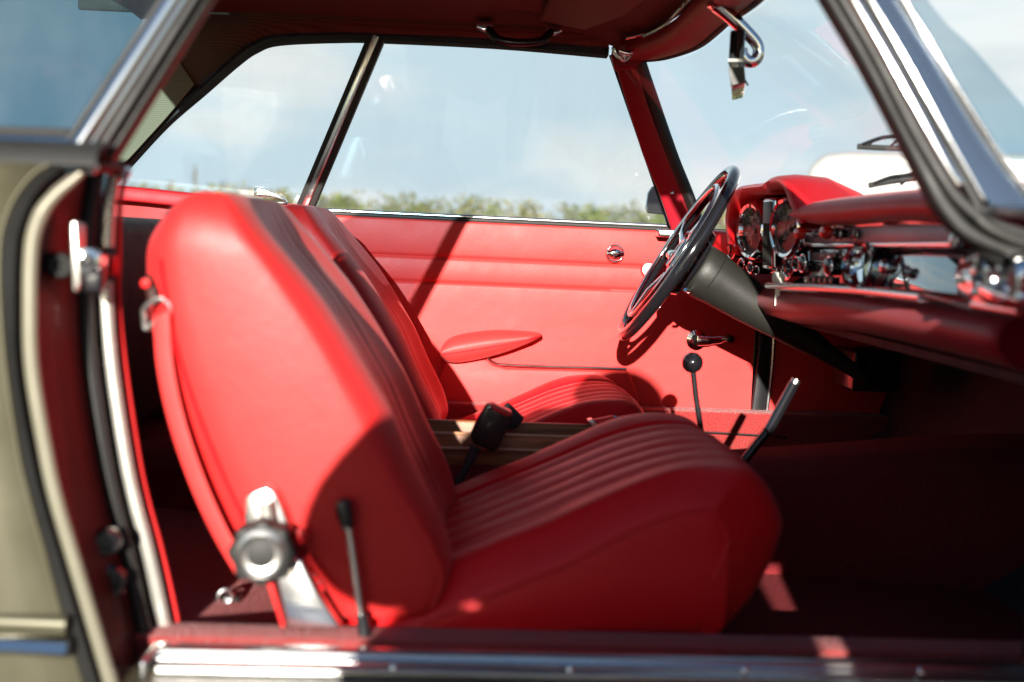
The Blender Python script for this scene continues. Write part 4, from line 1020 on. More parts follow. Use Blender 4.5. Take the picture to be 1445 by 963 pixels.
# ================================================================== DASHBOARD
XD = .592
def D(px, py, off=0.): return VX(px, py, XD-off)
def dash():
    da = car
    # padded lower knee roll
    top = [D(1020, 395), D(1085, 404), D(1150, 408), D(1210, 412), D(1300, 424), D(1380, 436), D(1440, 446), D(1600, 475)]
    top = [D(1010, 345)+Vector((0, .05, -.06))] + top
    bot = [(1060, 440), (1085, 445), (1130, 455), (1200, 470), (1290, 487), (1380, 500), (1440, 508), (1600, 540)]
    C = spl([Vector((XD, .62, Z(-.055)))]+[D(x, y) for x, y in ((1085, 405), (1150, 409), (1210, 413), (1300, 425), (1380, 437), (1440, 447))]+[Vector((XD+.01, -.64, D(1440, 447).z-.002))], 50)
    prof = [(.0, .0), (-.018, -.004), (-.030, -.018), (-.030, -.034), (-.012, -.052), (.03, -.064), (.10, -.070), (.10, 0)]
    rings = [[p+Vector((a, 0, b)) for a, b in prof] for p in C]
    obj('knee_roll', MB().loft(rings), 'trim', da, ang=60)
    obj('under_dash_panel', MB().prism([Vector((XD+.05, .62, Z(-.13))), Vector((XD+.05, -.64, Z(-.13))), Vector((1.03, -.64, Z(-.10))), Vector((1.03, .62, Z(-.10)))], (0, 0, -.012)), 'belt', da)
    # dash structure behind everything
    obj('dash_panel', MB().box((XD+.03, -.02, Z(-.02)), (.04, 1.26, .14)), 'dashpaint', da, bevel=.004)
    # top pad, passenger side: thick rounded lip
    up = [(1119, 301), (1127, 289), (1150, 284), (1200, 278), (1260, 272), (1310, 269), (1400, 264)]
    lo = [(1119, 305), (1127, 315), (1150, 318), (1200, 316), (1260, 312), (1335, 312), (1420, 315)]
    A = spl([D(x, y, .05) for x, y in up], 40); Bb = spl([D(x, y, .05) for x, y in lo], 40)
    rings = []
    for i, (a, b) in enumerate(zip(A, Bb)):
        y = (a.y+b.y)/2; h = (a.z-b.z); k = min(1, i/5+.35)
        a = Vector((XD-.055, y, a.z)); zc = a.z-h/2
        rings.append([Vector((XD+.10, y, a.z+.016*k)), Vector((XD+.03, y, a.z+.012*k)), Vector((XD-.02, y, a.z+.006)), Vector((XD-.045, y, a.z-.002)), Vector((XD-.058, y, zc+h*.22)), Vector((XD-.060, y, zc-h*.15)), Vector((XD-.050, y, zc-h*.42)), Vector((XD-.02, y, zc-h*.5)), Vector((XD+.02, y, zc-h*.5)), Vector((XD+.1, y, zc-h*.4))])
    dp = obj('dash_pad', MB().loft(rings), 'leather_soft', da, sub=1, ang=80)
    # instrument hood: arched cowl over the binnacle
    arch_f = [(1030, 345), (1026, 312), (1031, 284), (1041, 270), (1060, 266), (1076, 264), (1084, 258), (1098, 255), (1108, 262), (1118, 285), (1126, 305), (1131, 318)]
    def ycoord(px): return None
    Ff = spl([D(x, y, .055) for x, y in arch_f], 60)
    cen = Vector((0, (Ff[0].y+Ff[-1].y)/2, Z(.02)))
    rings = []
    for dx, sc_, dz in ((.045, .90, -.002), (.012, .90, -.002), (.0, .945, .0), (-.004, 1.0, .001), (.004, 1.04, .004), (.03, 1.055, .006), (.08, 1.05, .004), (.14, 1.0, -.014), (.19, .9, -.03)):
        rings.append([Vector((p.x+dx, cen.y+(p.y-cen.y)*sc_, cen.z+(p.z-cen.z)*sc_+dz)) for p in Ff])
    obj('instrument_hood', MB().grid(rings), 'leather_soft', da, ang=80)
    # fascia behind gauges
    fas = [Vector((XD+.004, p.y, p.z)) for p in Ff[::4]]
    obj('instrument_fascia', MB().prism([Vector((XD+.012, cen.y+(p.y-cen.y)*.93, cen.z+(p.z-cen.z)*.93)) for p in Ff[::3]]+[Vector((XD+.012, cen.y-.13, Z(-.05))), Vector((XD+.012, cen.y+.13, Z(-.05)))], (.01, 0, 0)), 'blackgloss', da, smooth=False)
    gn = Vector((-1, -.20, -.05)).normalized()
    gu = (Vector((0, 0, 1))-gn*gn.z).normalized(); gr = gu.cross(gn) * 1.0   # gr: to the viewer's right
    if gr.y > 0: gr = -gr
    def gauge(px, py, r, nums, ndl, off=.03):
        c = D(px, py, off)
        g = empty('gauge', c, da)
        obj('bezel', MB().lathe(c, gn, [(r*.86, .003), (r*.9, .012), (r*1.0, .014), (r*1.10, .008), (r*1.14, -.004), (r*1.12, -.03), (r*.84, -.03), (r*.84, .002)], 56, cap=False), 'chrome', g)
        obj('dial', MB().lathe(c-gn*.004, gn, [(0, -.004), (r*.9, -.004), (r*.9, 0), (0, .0005)], 40), 'dial', g)
        obj('cover_glass', MB().lathe(c+gn*.006, gn, [(0, 0), (r*.86, 0), (r*.86, .001), (0, .0012)], 40), glass_g, g)
        # tick marks
        for k in range(13):
            a = R(225-22.5*k); d = gr*cos(a)+gu*sin(a); t = gr*-sin(a)+gu*cos(a)
            p = c+d*r*.74+gn*-.002; q = c+d*r*.82+gn*-.002
            obj('tick', MB().prism([p-t*.0005, q-t*.0005, q+t*.0005, p+t*.0005], gn*.0006), 'cream', g, smooth=False)
        for txt, deg in nums:
            a = R(deg); d = gr*cos(a)+gu*sin(a)
            word(txt, c+d*r*.56+gn*-.0018, gr, gu, gn, r*.23, 'cream', g)
        a = R(ndl); d = gr*cos(a)+gu*sin(a); t = gr*-sin(a)+gu*cos(a)
        obj('needle', MB().prism([c-d*r*.1-t*.0015, c+d*r*.7-t*.0005, c+d*r*.7+t*.0005, c-d*r*.1+t*.0015], gn*.001), 'cream', g, smooth=False)
        obj('needle_hub', MB().lathe(c, gn, [(0, -.003), (.006, -.003), (.006, .002), (0, .003)], 20), 'black', g)
        return g
    gauge(1065, 326, .052, [('5', 232), ('10', 205), ('20', 168), ('30', 130), ('40', 92), ('50', 52), ('60', 10)], 215)
    gauge(1115, 322, .050, [('20', 215), ('40', 180), ('60', 145), ('80', 108), ('100', 70), ('120', 30), ('140', -10)], 20)
    # centre cluster: tall chromed rectangle with ribbed dark face
    c = D(1091, 330, .035)
    cl = empty('centre_instrument', c, da)
    rm = Matrix((gn, gr, gu)).transposed()
    obj('frame', MB().box(c, (.022, .046, .130), rm), 'chrome', cl, bevel=.006, seg=3)
    obj('face', MB().box(c+gn*.0115, (.002, .034, .116), rm), 'dial', cl, bevel=.001)
    for k in range(5):
        obj('scale_rib', MB().box(c+gn*.013+gr*(-.012+.006*k)-gu*.016, (.002, .0012, .07), rm), 'column', cl)
    # small round controls under the binnacle
    for px, py, r in ((1036, 352, .022), (1050, 374, .014), (1063, 378, .012), (1072, 382, .009), (1117, 378, .019), (1128, 372, .013)):
        c = D(px, py, .02); k_ = empty('control_knob', c, da)
        obj('ring', MB().torus(c+gn*.006, gn, r*.9, .0022, 32, 8), 'chrome', k_)
        obj('body', MB().lathe(c, gn, [(0, -.02), (r*.85, -.02), (r*.88, .004), (r*.5, .007), (r*.4, .014), (0, .015)], 28), 'blackgloss', k_)
    # ignition lock above the key
    c = D(1100, 374, .012); ig = obj('ignition_lock', MB().lathe(c, gn, [(0, -.01), (.011, -.01), (.011, .008), (.008, .012), (0, .013)], 24), 'chrome', da)
    # switch rail: chromed band with a brushed lilac-grey inlay
    def band(pts_top, pts_bot, off, th, mat, nm, par, bev=.002):
        A = [D(x, y, off) for x, y in pts_top]; B_ = [D(x, y, off) for x, y in pts_bot]
        return obj(nm, MB().ribbon(A, B_, (th, 0, 0)), mat, par, bevel=bev, seg=3)
    sr = empty('switch_rail', D(1240, 335, .02), da)
    band([(1134, 322), (1250, 316), (1352, 314)], [(1134, 344), (1250, 344), (1356, 345)], .012, .02, 'inlay', 'inlay', sr)
    obj('upper_trim', MB().tube([D(1150, 320, .016), D(1250, 315, .016), D(1345, 313, .016)], .0042, 10), 'chrome', sr)
    obj('lower_trim', MB().tube([D(1134, 346, .016), D(1250, 345.5, .016), D(1345, 345, .016)], .0042, 10), 'chrome', sr)
    obj('end_cap', MB().tube([D(1347, 314, .017), D(1352, 330, .017), D(1348, 345, .017)], .0085, 12), 'chrome', sr)
    for px, py in ((1147, 330), (1185, 329)):
        c = D(px, py, .02); k_ = empty('pull_switch', c, sr)
        obj('stem', MB().lathe(c, (-1, 0, 0), [(0, -.01), (.006, -.01), (.006, .016), (0, .017)], 20), 'chrome', k_)
        obj('red_lens', MB().lathe(c+Vector((-.016, 0, 0)), (-1, -.2, 0), [(0, 0), (.0095, 0), (.011, .006), (.008, .013), (0, .015)], 20), 'redlens', k_)
    for px, py, r, l in ((1205, 331, .009, .03), (1156, 318, .007, .02), (1196, 317, .007, .02), (1222, 332, .007, .02)):
        c = D(px, py, .0); k_ = empty('rotary_switch', c, sr)
        obj('body', MB().lathe(c, (-1, 0, 0), [(0, -.01), (r*.7, -.01), (r*.7, l*.6), (r, l*.65), (r, l), (0, l+.001)], 24), 'black', k_)
        obj('ring', MB().torus(c+Vector((-l*.8, 0, 0)), (1, 0, 0), r*1.03, .0016, 28, 8), 'strip', k_)
    # radio with its face, knobs and fins
    ra = empty('radio', D(1165, 376, .02), da)
    band([(1137, 352), (1196, 351)], [(1133, 400), (1192, 404)], .014, .03, 'blackgloss', 'housing', ra)
    band([(1145, 357), (1180, 356)], [(1144, 368), (1178, 368)], .018, .004, 'dial', 'scale_window', ra, .001)
    obj('scale_trim', MB().tube([D(1142, 355, .019), D(1143, 369, .019), D(1179, 369.5, .019)], .0018, 8), 'chrome', ra)
    for k in range(5): obj('preset_button', MB().box(D(1143+8*k, 394+.6*k, .018), (.008, .016, .010)), 'black', ra, bevel=.001)
    for px, py in ((1174, 376), (1137, 372)):
        c = D(px, py, .02); k_ = obj('tuning_knob', MB().lathe(c, (-1, -.1, 0), [(0, -.005), (.0145, -.005), (.015, .004), (.012, .010), (.007, .012), (0, .0125)], 28), 'blackgloss', ra)
        obj('knob_ring', MB().torus(c+Vector((-.006, 0, 0)), (1, .1, 0), .0145, .0016, 28, 8), 'chrome', k_)
    word('BECKER'[:0]+'AM FM', D(1160, 361.5, .0195), Vector((0, -1, 0)), Vector((0, 0, 1)), Vector((-1, 0, 0)), .006, 'cream', ra)
    # chrome pillar beside the radio and the clock
    band([(1203, 347), (1214, 347)], [(1190, 402), (1200, 404)], .024, .03, 'chrome', 'chrome_fin', da, .004)
    c = D(1217, 376, .022); ck = empty('clock', c, da)
    cn = Vector((-1, -.30, .16)).normalized()
    r = .032
    obj('bezel', MB().lathe(c, cn, [(r*.84, .002), (r*.9, .010), (r, .012), (r*1.08, .006), (r*1.1, -.02), (r*.8, -.02), (r*.82, .001)], 48, cap=False), 'chrome', ck)
    obj('dial', MB().lathe(c, cn, [(0, -.01), (r*.86, -.01), (r*.86, -.002), (0, -.001)], 40), 'mirror', ck)
    cu_ = (Vector((0, 0, 1))-cn*cn.z).normalized(); cr_ = cn.cross(cu_)
    for a, l in ((R(20), .7), (R(110), .5)):
        d = cu_*cos(a)+cr_*sin(a); t = cu_*-sin(a)+cr_*cos(a)
        obj('hand', MB().prism([c-t*.0008, c+d*r*l-t*.0004, c+d*r*l+t*.0004, c+t*.0008], cn*.001), 'black', ck, smooth=False)
    # glove box: big glossy door
    gb = empty('glove_box', D(1310, 380, .01), da)
    A = [D(x, y, .002) for x, y in ((1230, 349), (1300, 350), (1368, 356))]; B_ = [D(x, y, .016) for x, y in ((1224, 407), (1300, 412), (1366, 420))]
    obj('lid', MB().ribbon(A, B_, (.025, 0, 0)), 'dashpaint', gb, bevel=.003, seg=3)
    c = D(1258, 377, .02); obj('lock_knob', MB().lathe(c, (-1, -.2, 0), [(0, -.006), (.008, -.006), (.006, .003), (.0095, .006), (.010, .012), (.007, .015), (0, .016)], 28), 'chrome', gb)
    obj('lid_trim', MB().tube([D(1083, 403, .03), D(1150, 406, .03), D(1210, 410, .03), D(1300, 420, .03), D(1375, 430, .03), D(1440, 441, .03)], .0052, 10, flat=1.2), 'chrome_worn', da)
    # end of the dash: chromed air outlet with rounded openings
    ao = empty('air_outlet', D(1400, 395, .02), da)
    A = spl([D(1372, 352, .010), D(1385, 352, .014), D(1402, 362, .016), D(1425, 378, .018), D(1450, 388, .018)], 24)
    B_ = spl([D(1362, 420, .035), D(1380, 425, .045), D(1400, 430, .05), D(1425, 434, .05), D(1450, 440, .05)], 24)
    rows = []
    for k in range(9):
        t = k/8.; rows.append([a.lerp(b, t)+Vector((-.016*sin(pi*t), 0, 0)) for a, b in zip(A, B_)])
    obj('outlet_shell', MB().grid(rows, (.02, 0, 0)), 'chrome', ao, ang=60)
    for px, py, rz, ry in ((1384, 382, .020, .017), (1422, 392, .024, .026)):
        c = D(px, py, .050)
        rings = [[c+Vector((dx, ry*s_*cos(q), rz*s_*sin(q))) for q in [2*pi*k/36 for k in range(36)]] for dx, s_ in ((.02, 1.08), (.004, 1.06), (-.003, 1.0), (-.004, .93), (.0, .87), (.006, .84))]
        mo = obj('outlet_mouth', MB().loft(rings, cap=False), 'chrome', ao, ang=60)
        rings = [[c+Vector((dx, ry*s_*cos(q), rz*s_*sin(q))) for q in [2*pi*k/36 for k in range(36)]] for dx, s_ in ((.010, .86), (.004, .86), (.0035, .80))]
        obj('outlet_vane', MB().loft(rings), 'black', mo, ang=40)
    c = D(1376, 413, .05); obj('outlet_knob', MB().lathe(c, (-1, 0, 0), [(0, -.01), (.004, -.008), (.005, .004), (0, .006)], 16), 'chrome', ao)
    # defroster lip seen along the base of the screen
    obj('dash_top', MB().prism([Vector((XD+.06, .60, Z(.052))), Vector((XD+.12, .2, Z(.060))), Vector((XD+.12, -.3, Z(.060))), Vector((XD+.04, -.62, Z(.055))), Vector((XD+.0, -.62, Z(.055))), Vector((XD, .60, Z(.05)))], (0, 0, -.02)), 'leather_soft', da, bevel=.006)
    # far end of the dash, red, curving to the door pillar
    e = spl([V(985, 328, .62), V(1005, 326, .60), V(1030, 326, .56)], 10)
    obj('dash_end', MB().sweep([Vector((XD-.065, .64, Z(.024))), Vector((XD-.05, .62, Z(.024))), Vector((XD-.02, .57, Z(.022))), Vector((XD+.01, .50, Z(.02)))], [(-.03, -.035), (-.03, .012), (.0, .018), (.03, .012), (.03, -.035)]), 'leather_soft', da, bevel=.008, seg=3)

def word(txt, c, r, u, n, size, mat, parent):
    cu = bpy.data.curves.new('tmp', 'FONT'); cu.body = txt; cu.size = size*1.35; cu.align_x = 'CENTER'; cu.align_y = 'CENTER'; cu.extrude = size*.02
    o = bpy.data.objects.new('tmp', cu); COL.objects.link(o)
    me = bpy.data.meshes.new_from_object(o); bpy.data.objects.remove(o)
    me.name = 'numeral'
    for v in me.vertices: v.co = r*v.co.x+u*v.co.y+n*v.co.z
    me.materials.clear(); me.materials.append(M_[mat])
    ob = bpy.data.objects.new('numeral', me); COL.objects.link(ob); ob.parent = parent; ob.location = Vector(c)-wloc(parent)
    return ob
glass_g = glass('gauge_glass', (.95, .95, .95), .22)
dash()

# ================================================================== KEY (hangs from the lock)
key = empty('key', V(1098, 400, .22)); YK = D(1098, 400, .03).y; XK = XD-.028
key.location = VX(1098, 405, XK)
tag(key, 'small silver key hanging from the ignition lock under the gauges', 'key')
kq = lambda x, y: VX(x, y, XK)
kv = Vector((.16, -1, 0)).normalized()
def keymesh():
    c = VX(1098.5, 393, XK); s = 2.12/FP
    ru = Vector((.9, -.4, 0)).normalized(); w = Vector((0, 0, 1)); nn = ru.cross(w)
    head = [(-8, 4), (-6, 8), (6, 8), (8, 4), (8, -4), (4, -8), (-4, -8), (-8, -4)]
    obj('key_head', MB().prism([c+ru*a*s+w*b*s-nn*.001 for a, b in head], nn*.0022), 'key', key, bevel=.0006)
    bl = [(-3, -8), (3, -8), (3, -14), (2, -18), (3, -22), (2, -26), (3, -29), (1, -35), (-2.5, -35), (-3, -30)]
    obj('blade', MB().prism([c+ru*a*s+w*b*s-nn*.0008 for a, b in bl], nn*.0016), 'key', key)
    obj('split_ring', MB().torus(c+w*10*s, (0, 1, .0), .0045, .0008, 24, 8), 'chrome', key)
keymesh()

# ================================================================== OUTSIDE
gm = MB()
rows = []
for i in range(60):
    y = -6+ (i/59.)**2.2*260
    rows.append([(x*(1+i*.25), y, -.0+.05*noise.noise(Vector((x*.6, y*.2, 0)))*min(1, max(0, (y-3)/6))) for x in range(-30, 31, 2)])
rows.insert(0, [(x, -40, 0) for x in range(-30, 31, 2)])
rows.insert(0, [(x*2, -200, 0) for x in range(-30, 31, 2)])
tag(obj('ground', gm.grid(rows), 'grass', None), kind='structure')
pv = MB().grid([[(-14, -9, .02), (16, -9, .02)], [(-14, 3.6, .02), (16, 3.6, .02)]], (0, 0, -.03))
tag(obj('parking_lot', pv, 'asphalt', None), kind='structure')
rd = MB().grid([[(-60, 12, .055), (60, 13, .055)], [(-60, 17, .06), (60, 18, .06)]], (0, 0, -.03))
tag(obj('road', rd, 'asphalt', None), kind='structure')

def leafcloud(mb, c, rad, n, size, seed, up=0.):
    rnd = random.Random(seed)
    for _ in range(n):
        while True:
            p = Vector((rnd.uniform(-1, 1), rnd.uniform(-1, 1), rnd.uniform(-1, 1)))
            if p.length < 1: break
        q = Vector((c[0]+p.x*rad[0], c[1]+p.y*rad[1], c[2]+p.z*rad[2]))
        if noise.noise(q*1.7) < -.22: continue
        s = size*rnd.uniform(.5, 1.4)
        a = Vector((rnd.uniform(-1, 1), rnd.uniform(-1, 1), rnd.uniform(-.4, 1))).normalized(); b = a.orthogonal().normalized(); d = a.cross(b)
        t = rnd.uniform(0, 6.28); b, d = b*cos(t)+d*sin(t), d*cos(t)-b*sin(t)
        mb.add([q-b*s, q+d*s*.5, q+b*s, q-d*s*.5], [(0, 1, 2, 3)])
hg = MB(); rnd = random.Random(3)
def hx(px, d): return px and (px-722.5)/FP*d+.045*d
for i in range(130):
    X = -24+i*.36+rnd.uniform(-.3, .3)
    h = 1.87+.22*noise.noise(Vector((X*.22, 0, 4)))+.20*noise.noise(Vector((X*.9, 2, 1)))
    leafcloud(hg, (X, 26+rnd.uniform(-.5, .8), h*.5+.05), (.75, 1.1, h*.56), 520, .075, i)
hedge = obj('hedge', hg, 'leaf', None, smooth=False); tag(hedge, 'long overgrown hedge of mixed green and brown growth beyond the road', 'hedge', kind='stuff')
def shrub(px, topy, wpx, mat, lab, seed, d=24.):
    Y = d-1.745; X = hx(px, d); yp = topy-(px-722)*.0384; zt = E+(340-yp)/FP*d
    w = wpx/FP*d/2
    s = empty('shrub', (X, Y, 0)); tag(s, lab, 'shrub')
    rnd = random.Random(seed)
    m = MB()
    for k in range(9):
        a = rnd.uniform(0, 6.28); rr = rnd.uniform(0, .6)
        hh = zt*(1-.28*rr*rnd.uniform(.4, 1.2))
        leafcloud(m, (X+cos(a)*w*rr, Y+sin(a)*w*rr, hh*.56), (w*.55, w*.55, hh*.44), 420, .06, seed*31+k)
    obj('crown', m, mat, s, smooth=False)
    for k in range(4):
        a = rnd.uniform(0, 6.28)
        obj('trunk', MB().tube([(X+cos(a)*.08, Y+sin(a)*.08, 0), (X+cos(a)*w*.3, Y+sin(a)*w*.3, zt*.5), (X+cos(a)*w*.5, Y+sin(a)*w*.5, zt*.8)], [.04, .025, .01], 7), 'dry', s)
shrub(830, 288, 70, 'leaf2', 'round pale green shrub seen just left of centre of the driver window front half', 11)
shrub(700, 280, 60, 'leaf2', 'bright green shrub standing tallest in the middle of the driver window', 12)
shrub(925, 296, 50, 'leaf2', 'small green shrub seen between driver window front edge and wing mirror', 13)
shrub(395, 268, 60, 'leaf', 'bushy shrub right above the chrome roof catch', 14)
shrub(480, 274, 90, 'leaf2', 'wide leafy shrub just right of the window divider post', 15)
shrub(590, 284, 80, 'leaf', 'low brownish shrub in the rear half of the driver window', 16)
shrub(330, 272, 60, 'leaf', 'shrub above the top of the passenger seat', 18)
def weed(px, topy, lab, seed, d=23.):
    Y = d-1.745; X = hx(px, d); yp = topy-(px-722)*.0384; zt = E+(340-yp)/FP*d
    s = empty('tall_weed', (X, Y, 0)); tag(s, lab, 'plant', 'tall weeds in front of the hedge')
    rnd = random.Random(seed); m = MB()
    pts = spl([(X, Y, 0), (X+.03, Y, zt*.5), (X-.02, Y, zt)], 9)
    obj('stem', MB().tube(pts, [.014-.001*i for i in range(9)], 6), 'dry', s)
    for k in range(int(zt*26)):
        z = zt*(.45+.55*rnd.random()); a = rnd.uniform(0, 6.28); l = .06+.20*(zt-z)/zt+.02
        p = Vector((X, Y, z)); q = p+Vector((cos(a)*l, sin(a)*l, l*.7)); t = Vector((-sin(a), cos(a), .3))*.02
        m.add([p-t*.4, (p+q)/2-t, q, (p+q)/2+t], [(0, 1, 2, 3)])
    obj('foliage', m, 'dry', s, smooth=False)
weed(277, 238, 'tallest thin weed rising above the hedge left of the passenger seat top', 1)
weed(244, 258, 'short dry weed left of the tallest weed', 2)
weed(322, 256, 'thin dry weed right of the tallest weed above the seat', 3)
weed(205, 262, 'dry weed at the far left end of the quarter window', 4)

# white van seen through the windscreen
def van():
    d = 10.4; Y0 = d-1.745; Xl = 3.71
    v = empty('white_van', (Xl+2.4, Y0+.9, 0)); tag(v, 'plain white panel van parked beyond the windscreen', 'van')
    zt = 1.95; L = 4.8; w = 1.8
    side = [(0, .35), (0, 1.55), (.05, 1.80), (.18, 1.92), (.4, zt), (3.3, zt), (3.6, 1.88), (4.15, 1.25), (4.7, 1.05), (L, .8), (L, .35)]
    side = [(a, b) for a, b in side]
    rings = []
    for y, s_ in ((0, 0), (.0, 1), (w, 1), (w, 0)):
        pass
    rings = [[Vector((Xl+a, Y0+dy, b-(.04 if (dz and b > 1.5) else 0))) for a, b in side] for dy, dz in ((.0, 1), (.12, 0), (w-.12, 0), (w, 1))]
    obj('body', MB().loft(rings), 'white', v, bevel=.05, seg=4)
    for a in (.8, 3.9):
        for dy in (-.01, w-.18):
            wh = empty('wheel', (Xl+a, Y0+dy+.09, .32), v)
            obj('tyre', MB().torus((Xl+a, Y0+dy+.09, .32), (0, 1, 0), .23, .09, 32, 12), 'rubber', wh)
            obj('rim', MB().lathe((Xl+a, Y0+dy+.09, .32), (0, -1, 0), [(0, -.06), (.17, -.06), (.18, .05), (.1, .07), (0, .07)], 24), 'alu', wh)
    obj('side_window', MB().prism([(Xl+3.15, Y0-.006, 1.2), (Xl+3.95, Y0-.006, 1.2), (Xl+3.55, Y0-.006, 1.75), (Xl+3.15, Y0-.006, 1.75)], (0, .02, 0)), 'blackgloss', v, bevel=.01)
    obj('side_door', MB().prism([(Xl+1.5, Y0-.008, .45), (Xl+2.8, Y0-.008, .45), (Xl+2.8, Y0-.008, 1.78), (Xl+1.5, Y0-.008, 1.78)], (0, .02, 0)), 'white', v, bevel=.01)
    obj('tail_light', MB().box((Xl-.01, Y0+.1, 1.1), (.04, .12, .4)), 'redlens', v, bevel=.01)
    obj('bumper', MB().box((Xl-.03, Y0+w/2, .45), (.12, w, .16)), 'column', v, bevel=.03)
van(); bpy.data.objects['white_van'].rotation_euler.z = R(-19)

# the photographer, whose shadow falls on the passenger cushion
def person():
    J = {'pelvis': (.02, -2.24, .50), 'waist': (.01, -2.19, .70), 'chest': (-.02, -2.06, .99), 'neck': (-.02, -2.0, 1.04), 'head': (-.02, -1.985, 1.12), 'top': (-.02, -1.985, 1.19),
         'ls': (-.19, -2.03, 1.05), 'le': (-.335, -1.96, .86), 'lw': (-.15, -1.85, .83), 'lh': (-.06, -1.815, .85),
         'rs': (.19, -2.03, 1.0), 're': (.36, -1.97, .90), 'rw': (.16, -1.86, .84), 'rh': (.075, -1.815, .865),
         'lhip': (-.09, -2.24, .48), 'lk': (-.215, -1.94, .79), 'la': (-.2, -2.14, .10), 'lt': (-.22, -1.98, .04),
         'rhip': (.12, -2.24, .48), 'rk': (.24, -1.95, .74), 'ra': (.22, -2.14, .10), 'rt': (.24, -1.98, .04)}
    rad = {'pelvis': .15, 'waist': .19, 'chest': .18, 'neck': .085, 'head': .10, 'top': .07, 'ls': .09, 'le': .08, 'lw': .045, 'lh': .04, 'rs': .085, 're': .062, 'rw': .033, 'rh': .04,
           'lhip': .11, 'lk': .15, 'la': .045, 'lt': .04, 'rhip': .11, 'rk': .10, 'ra': .045, 'rt': .04}
    Ed = [('pelvis', 'waist'), ('waist', 'chest'), ('chest', 'neck'), ('neck', 'head'), ('head', 'top'), ('chest', 'ls'), ('ls', 'le'), ('le', 'lw'), ('lw', 'lh'), ('chest', 'rs'), ('rs', 're'), ('re', 'rw'), ('rw', 'rh'),
          ('pelvis', 'lhip'), ('lhip', 'lk'), ('lk', 'la'), ('la', 'lt'), ('pelvis', 'rhip'), ('rhip', 'rk'), ('rk', 'ra'), ('ra', 'rt')]
    # fingers wrapped around the camera body
    for s, w in ((-1, 'l'), (1, 'r')):
        h = Vector(J[w+'h'])
        for k in range(4):
            a, b = f'{w}f{k}a', f'{w}f{k}b'
            J[a] = tuple(h+Vector((-s*.018, .03, .022-.016*k))); J[b] = tuple(h+Vector((-s*.048, .036, .024-.016*k)))
            rad[a] = .009; rad[b] = .008; Ed += [(w+'h', a), (a, b)]
        J[w+'t1'] = tuple(h+Vector((-s*.02, -.02, .03))); rad[w+'t1'] = .010; Ed.append((w+'h', w+'t1'))
    names = list(J); idx = {n: i for i, n in enumerate(names)}
    p = empty('person', (0, -2.2, 0)); tag(p, 'photographer in dark jacket and jeans crouching with a camera beside the open door', 'person')
    me = bpy.data.meshes.new('body'); me.from_pydata([Vector(J[n]) for n in names], [(idx[a], idx[b]) for a, b in Ed], [])
    o = bpy.data.objects.new('body', me); COL.objects.link(o)
    md = o.modifiers.new('skin', 'SKIN'); sv = me.skin_vertices[0].data
    for n in names: sv[idx[n]].radius = (rad[n], rad[n])
    sv[idx['pelvis']].use_root = True
    s2 = o.modifiers.new('s', 'SUBSURF'); s2.levels = 2; s2.render_levels = 2
    dg = bpy.context.evaluated_depsgraph_get(); m2 = bpy.data.meshes.new_from_object(o.evaluated_get(dg)); bpy.data.objects.remove(o)
    m2.name = 'body'; m2.materials.clear()
    for k in ('cloth', 'skin', 'jeans'): m2.materials.append(M_[k])
    for f in m2.polygons:
        c = f.center; f.use_smooth = True
        f.material_index = 1 if (c.z > 1.06 or (c.y > -1.855 and c.z > .75 and abs(c.x) < .17)) else (2 if (c.z < .62 or (abs(c.x) > .14 and c.z < .85 and c.y < -1.9)) else 0)
    ob = bpy.data.objects.new('body', m2); COL.objects.link(ob); ob.parent = p; ob.location = -Vector(p.location)
    hc = Vector((-.03, -2.0, 1.15)); rings = []
    for k in range(10):
        a = pi/2*k/9+.02
        rings.append([hc+Vector((.105*sin(a+.0)*cos(q), .115*sin(a)*sin(q)-.012, .10*cos(a))) for q in [2*pi*m/24 for m in range(24)]])
    obj('hair', MB().loft(rings), 'hair', p)
    eye = Vector((-.03, -1.885, 1.125))
    for s in (-1, 1): obj('eye', MB().lathe(eye+Vector((s*.032, -.004, 0)), (0, 1, 0), [(0, -.008), (.010, -.002), (.008, .005), (0, .008)], 14), 'cream', p)
    obj('nose', MB().loft([[eye+Vector((x, y, z)) for x, y, z in ((-w_, 0, zz), (w_, 0, zz), (0, dd, zz))] for w_, dd, zz in ((.006, .006, .0), (.012, .022, -.032), (.010, .004, -.042))]), 'skin', p, bevel=.003)
    cm = empty('camera', (0, -1.80, E)); tag(cm, 'black camera held by the photographer beside the open door', 'camera')
    obj('body', MB().box((0, -1.835, E), (.135, .05, .095)), 'column', cm, bevel=.012, seg=3)
    obj('lens', MB().lathe((0, -1.81, E), (0, 1, 0), [(0, 0), (.034, 0), (.034, .03), (.037, .032), (.037, .050), (.030, .050), (.026, .040), (0, .036)], 36), 'black', cm)
person()

# ================================================================== LIGHT, SKY
sd = Vector((.15, 1, -.245)).normalized()
sl = bpy.data.lights.new('sun', 'SUN'); sl.energy = 5.0; sl.angle = R(.53); sl.color = (1, .93, .84)
so = bpy.data.objects.new('sun', sl); COL.objects.link(so)
so.rotation_euler = sd.to_track_quat('-Z', 'Y').to_euler(); so.location = (-3, -20, 6)
elev = math.asin(-sd.z); az = math.atan2(-sd.x, -sd.y)       # clockwise from +Y
wd = bpy.data.worlds.new('World'); sc.world = wd; wd.use_nodes = True; nt = wd.node_tree
bg = nt.nodes['Background']; bg.inputs['Strength'].default_value = .05
sky = N(nt, 'ShaderNodeTexSky', sky_type='NISHITA'); sky.sun_disc = False; sky.sun_elevation = elev; sky.sun_rotation = az
sky.air_density = 1.2; sky.dust_density = .6; sky.ozone_density = 3.0
tc = N(nt, 'ShaderNodeTexCoord'); mp = N(nt, 'ShaderNodeMapping'); mp.inputs['Scale'].default_value = (1.0, 1.0, 3.4); mp.inputs['Location'].default_value = (.3, .2, .15)
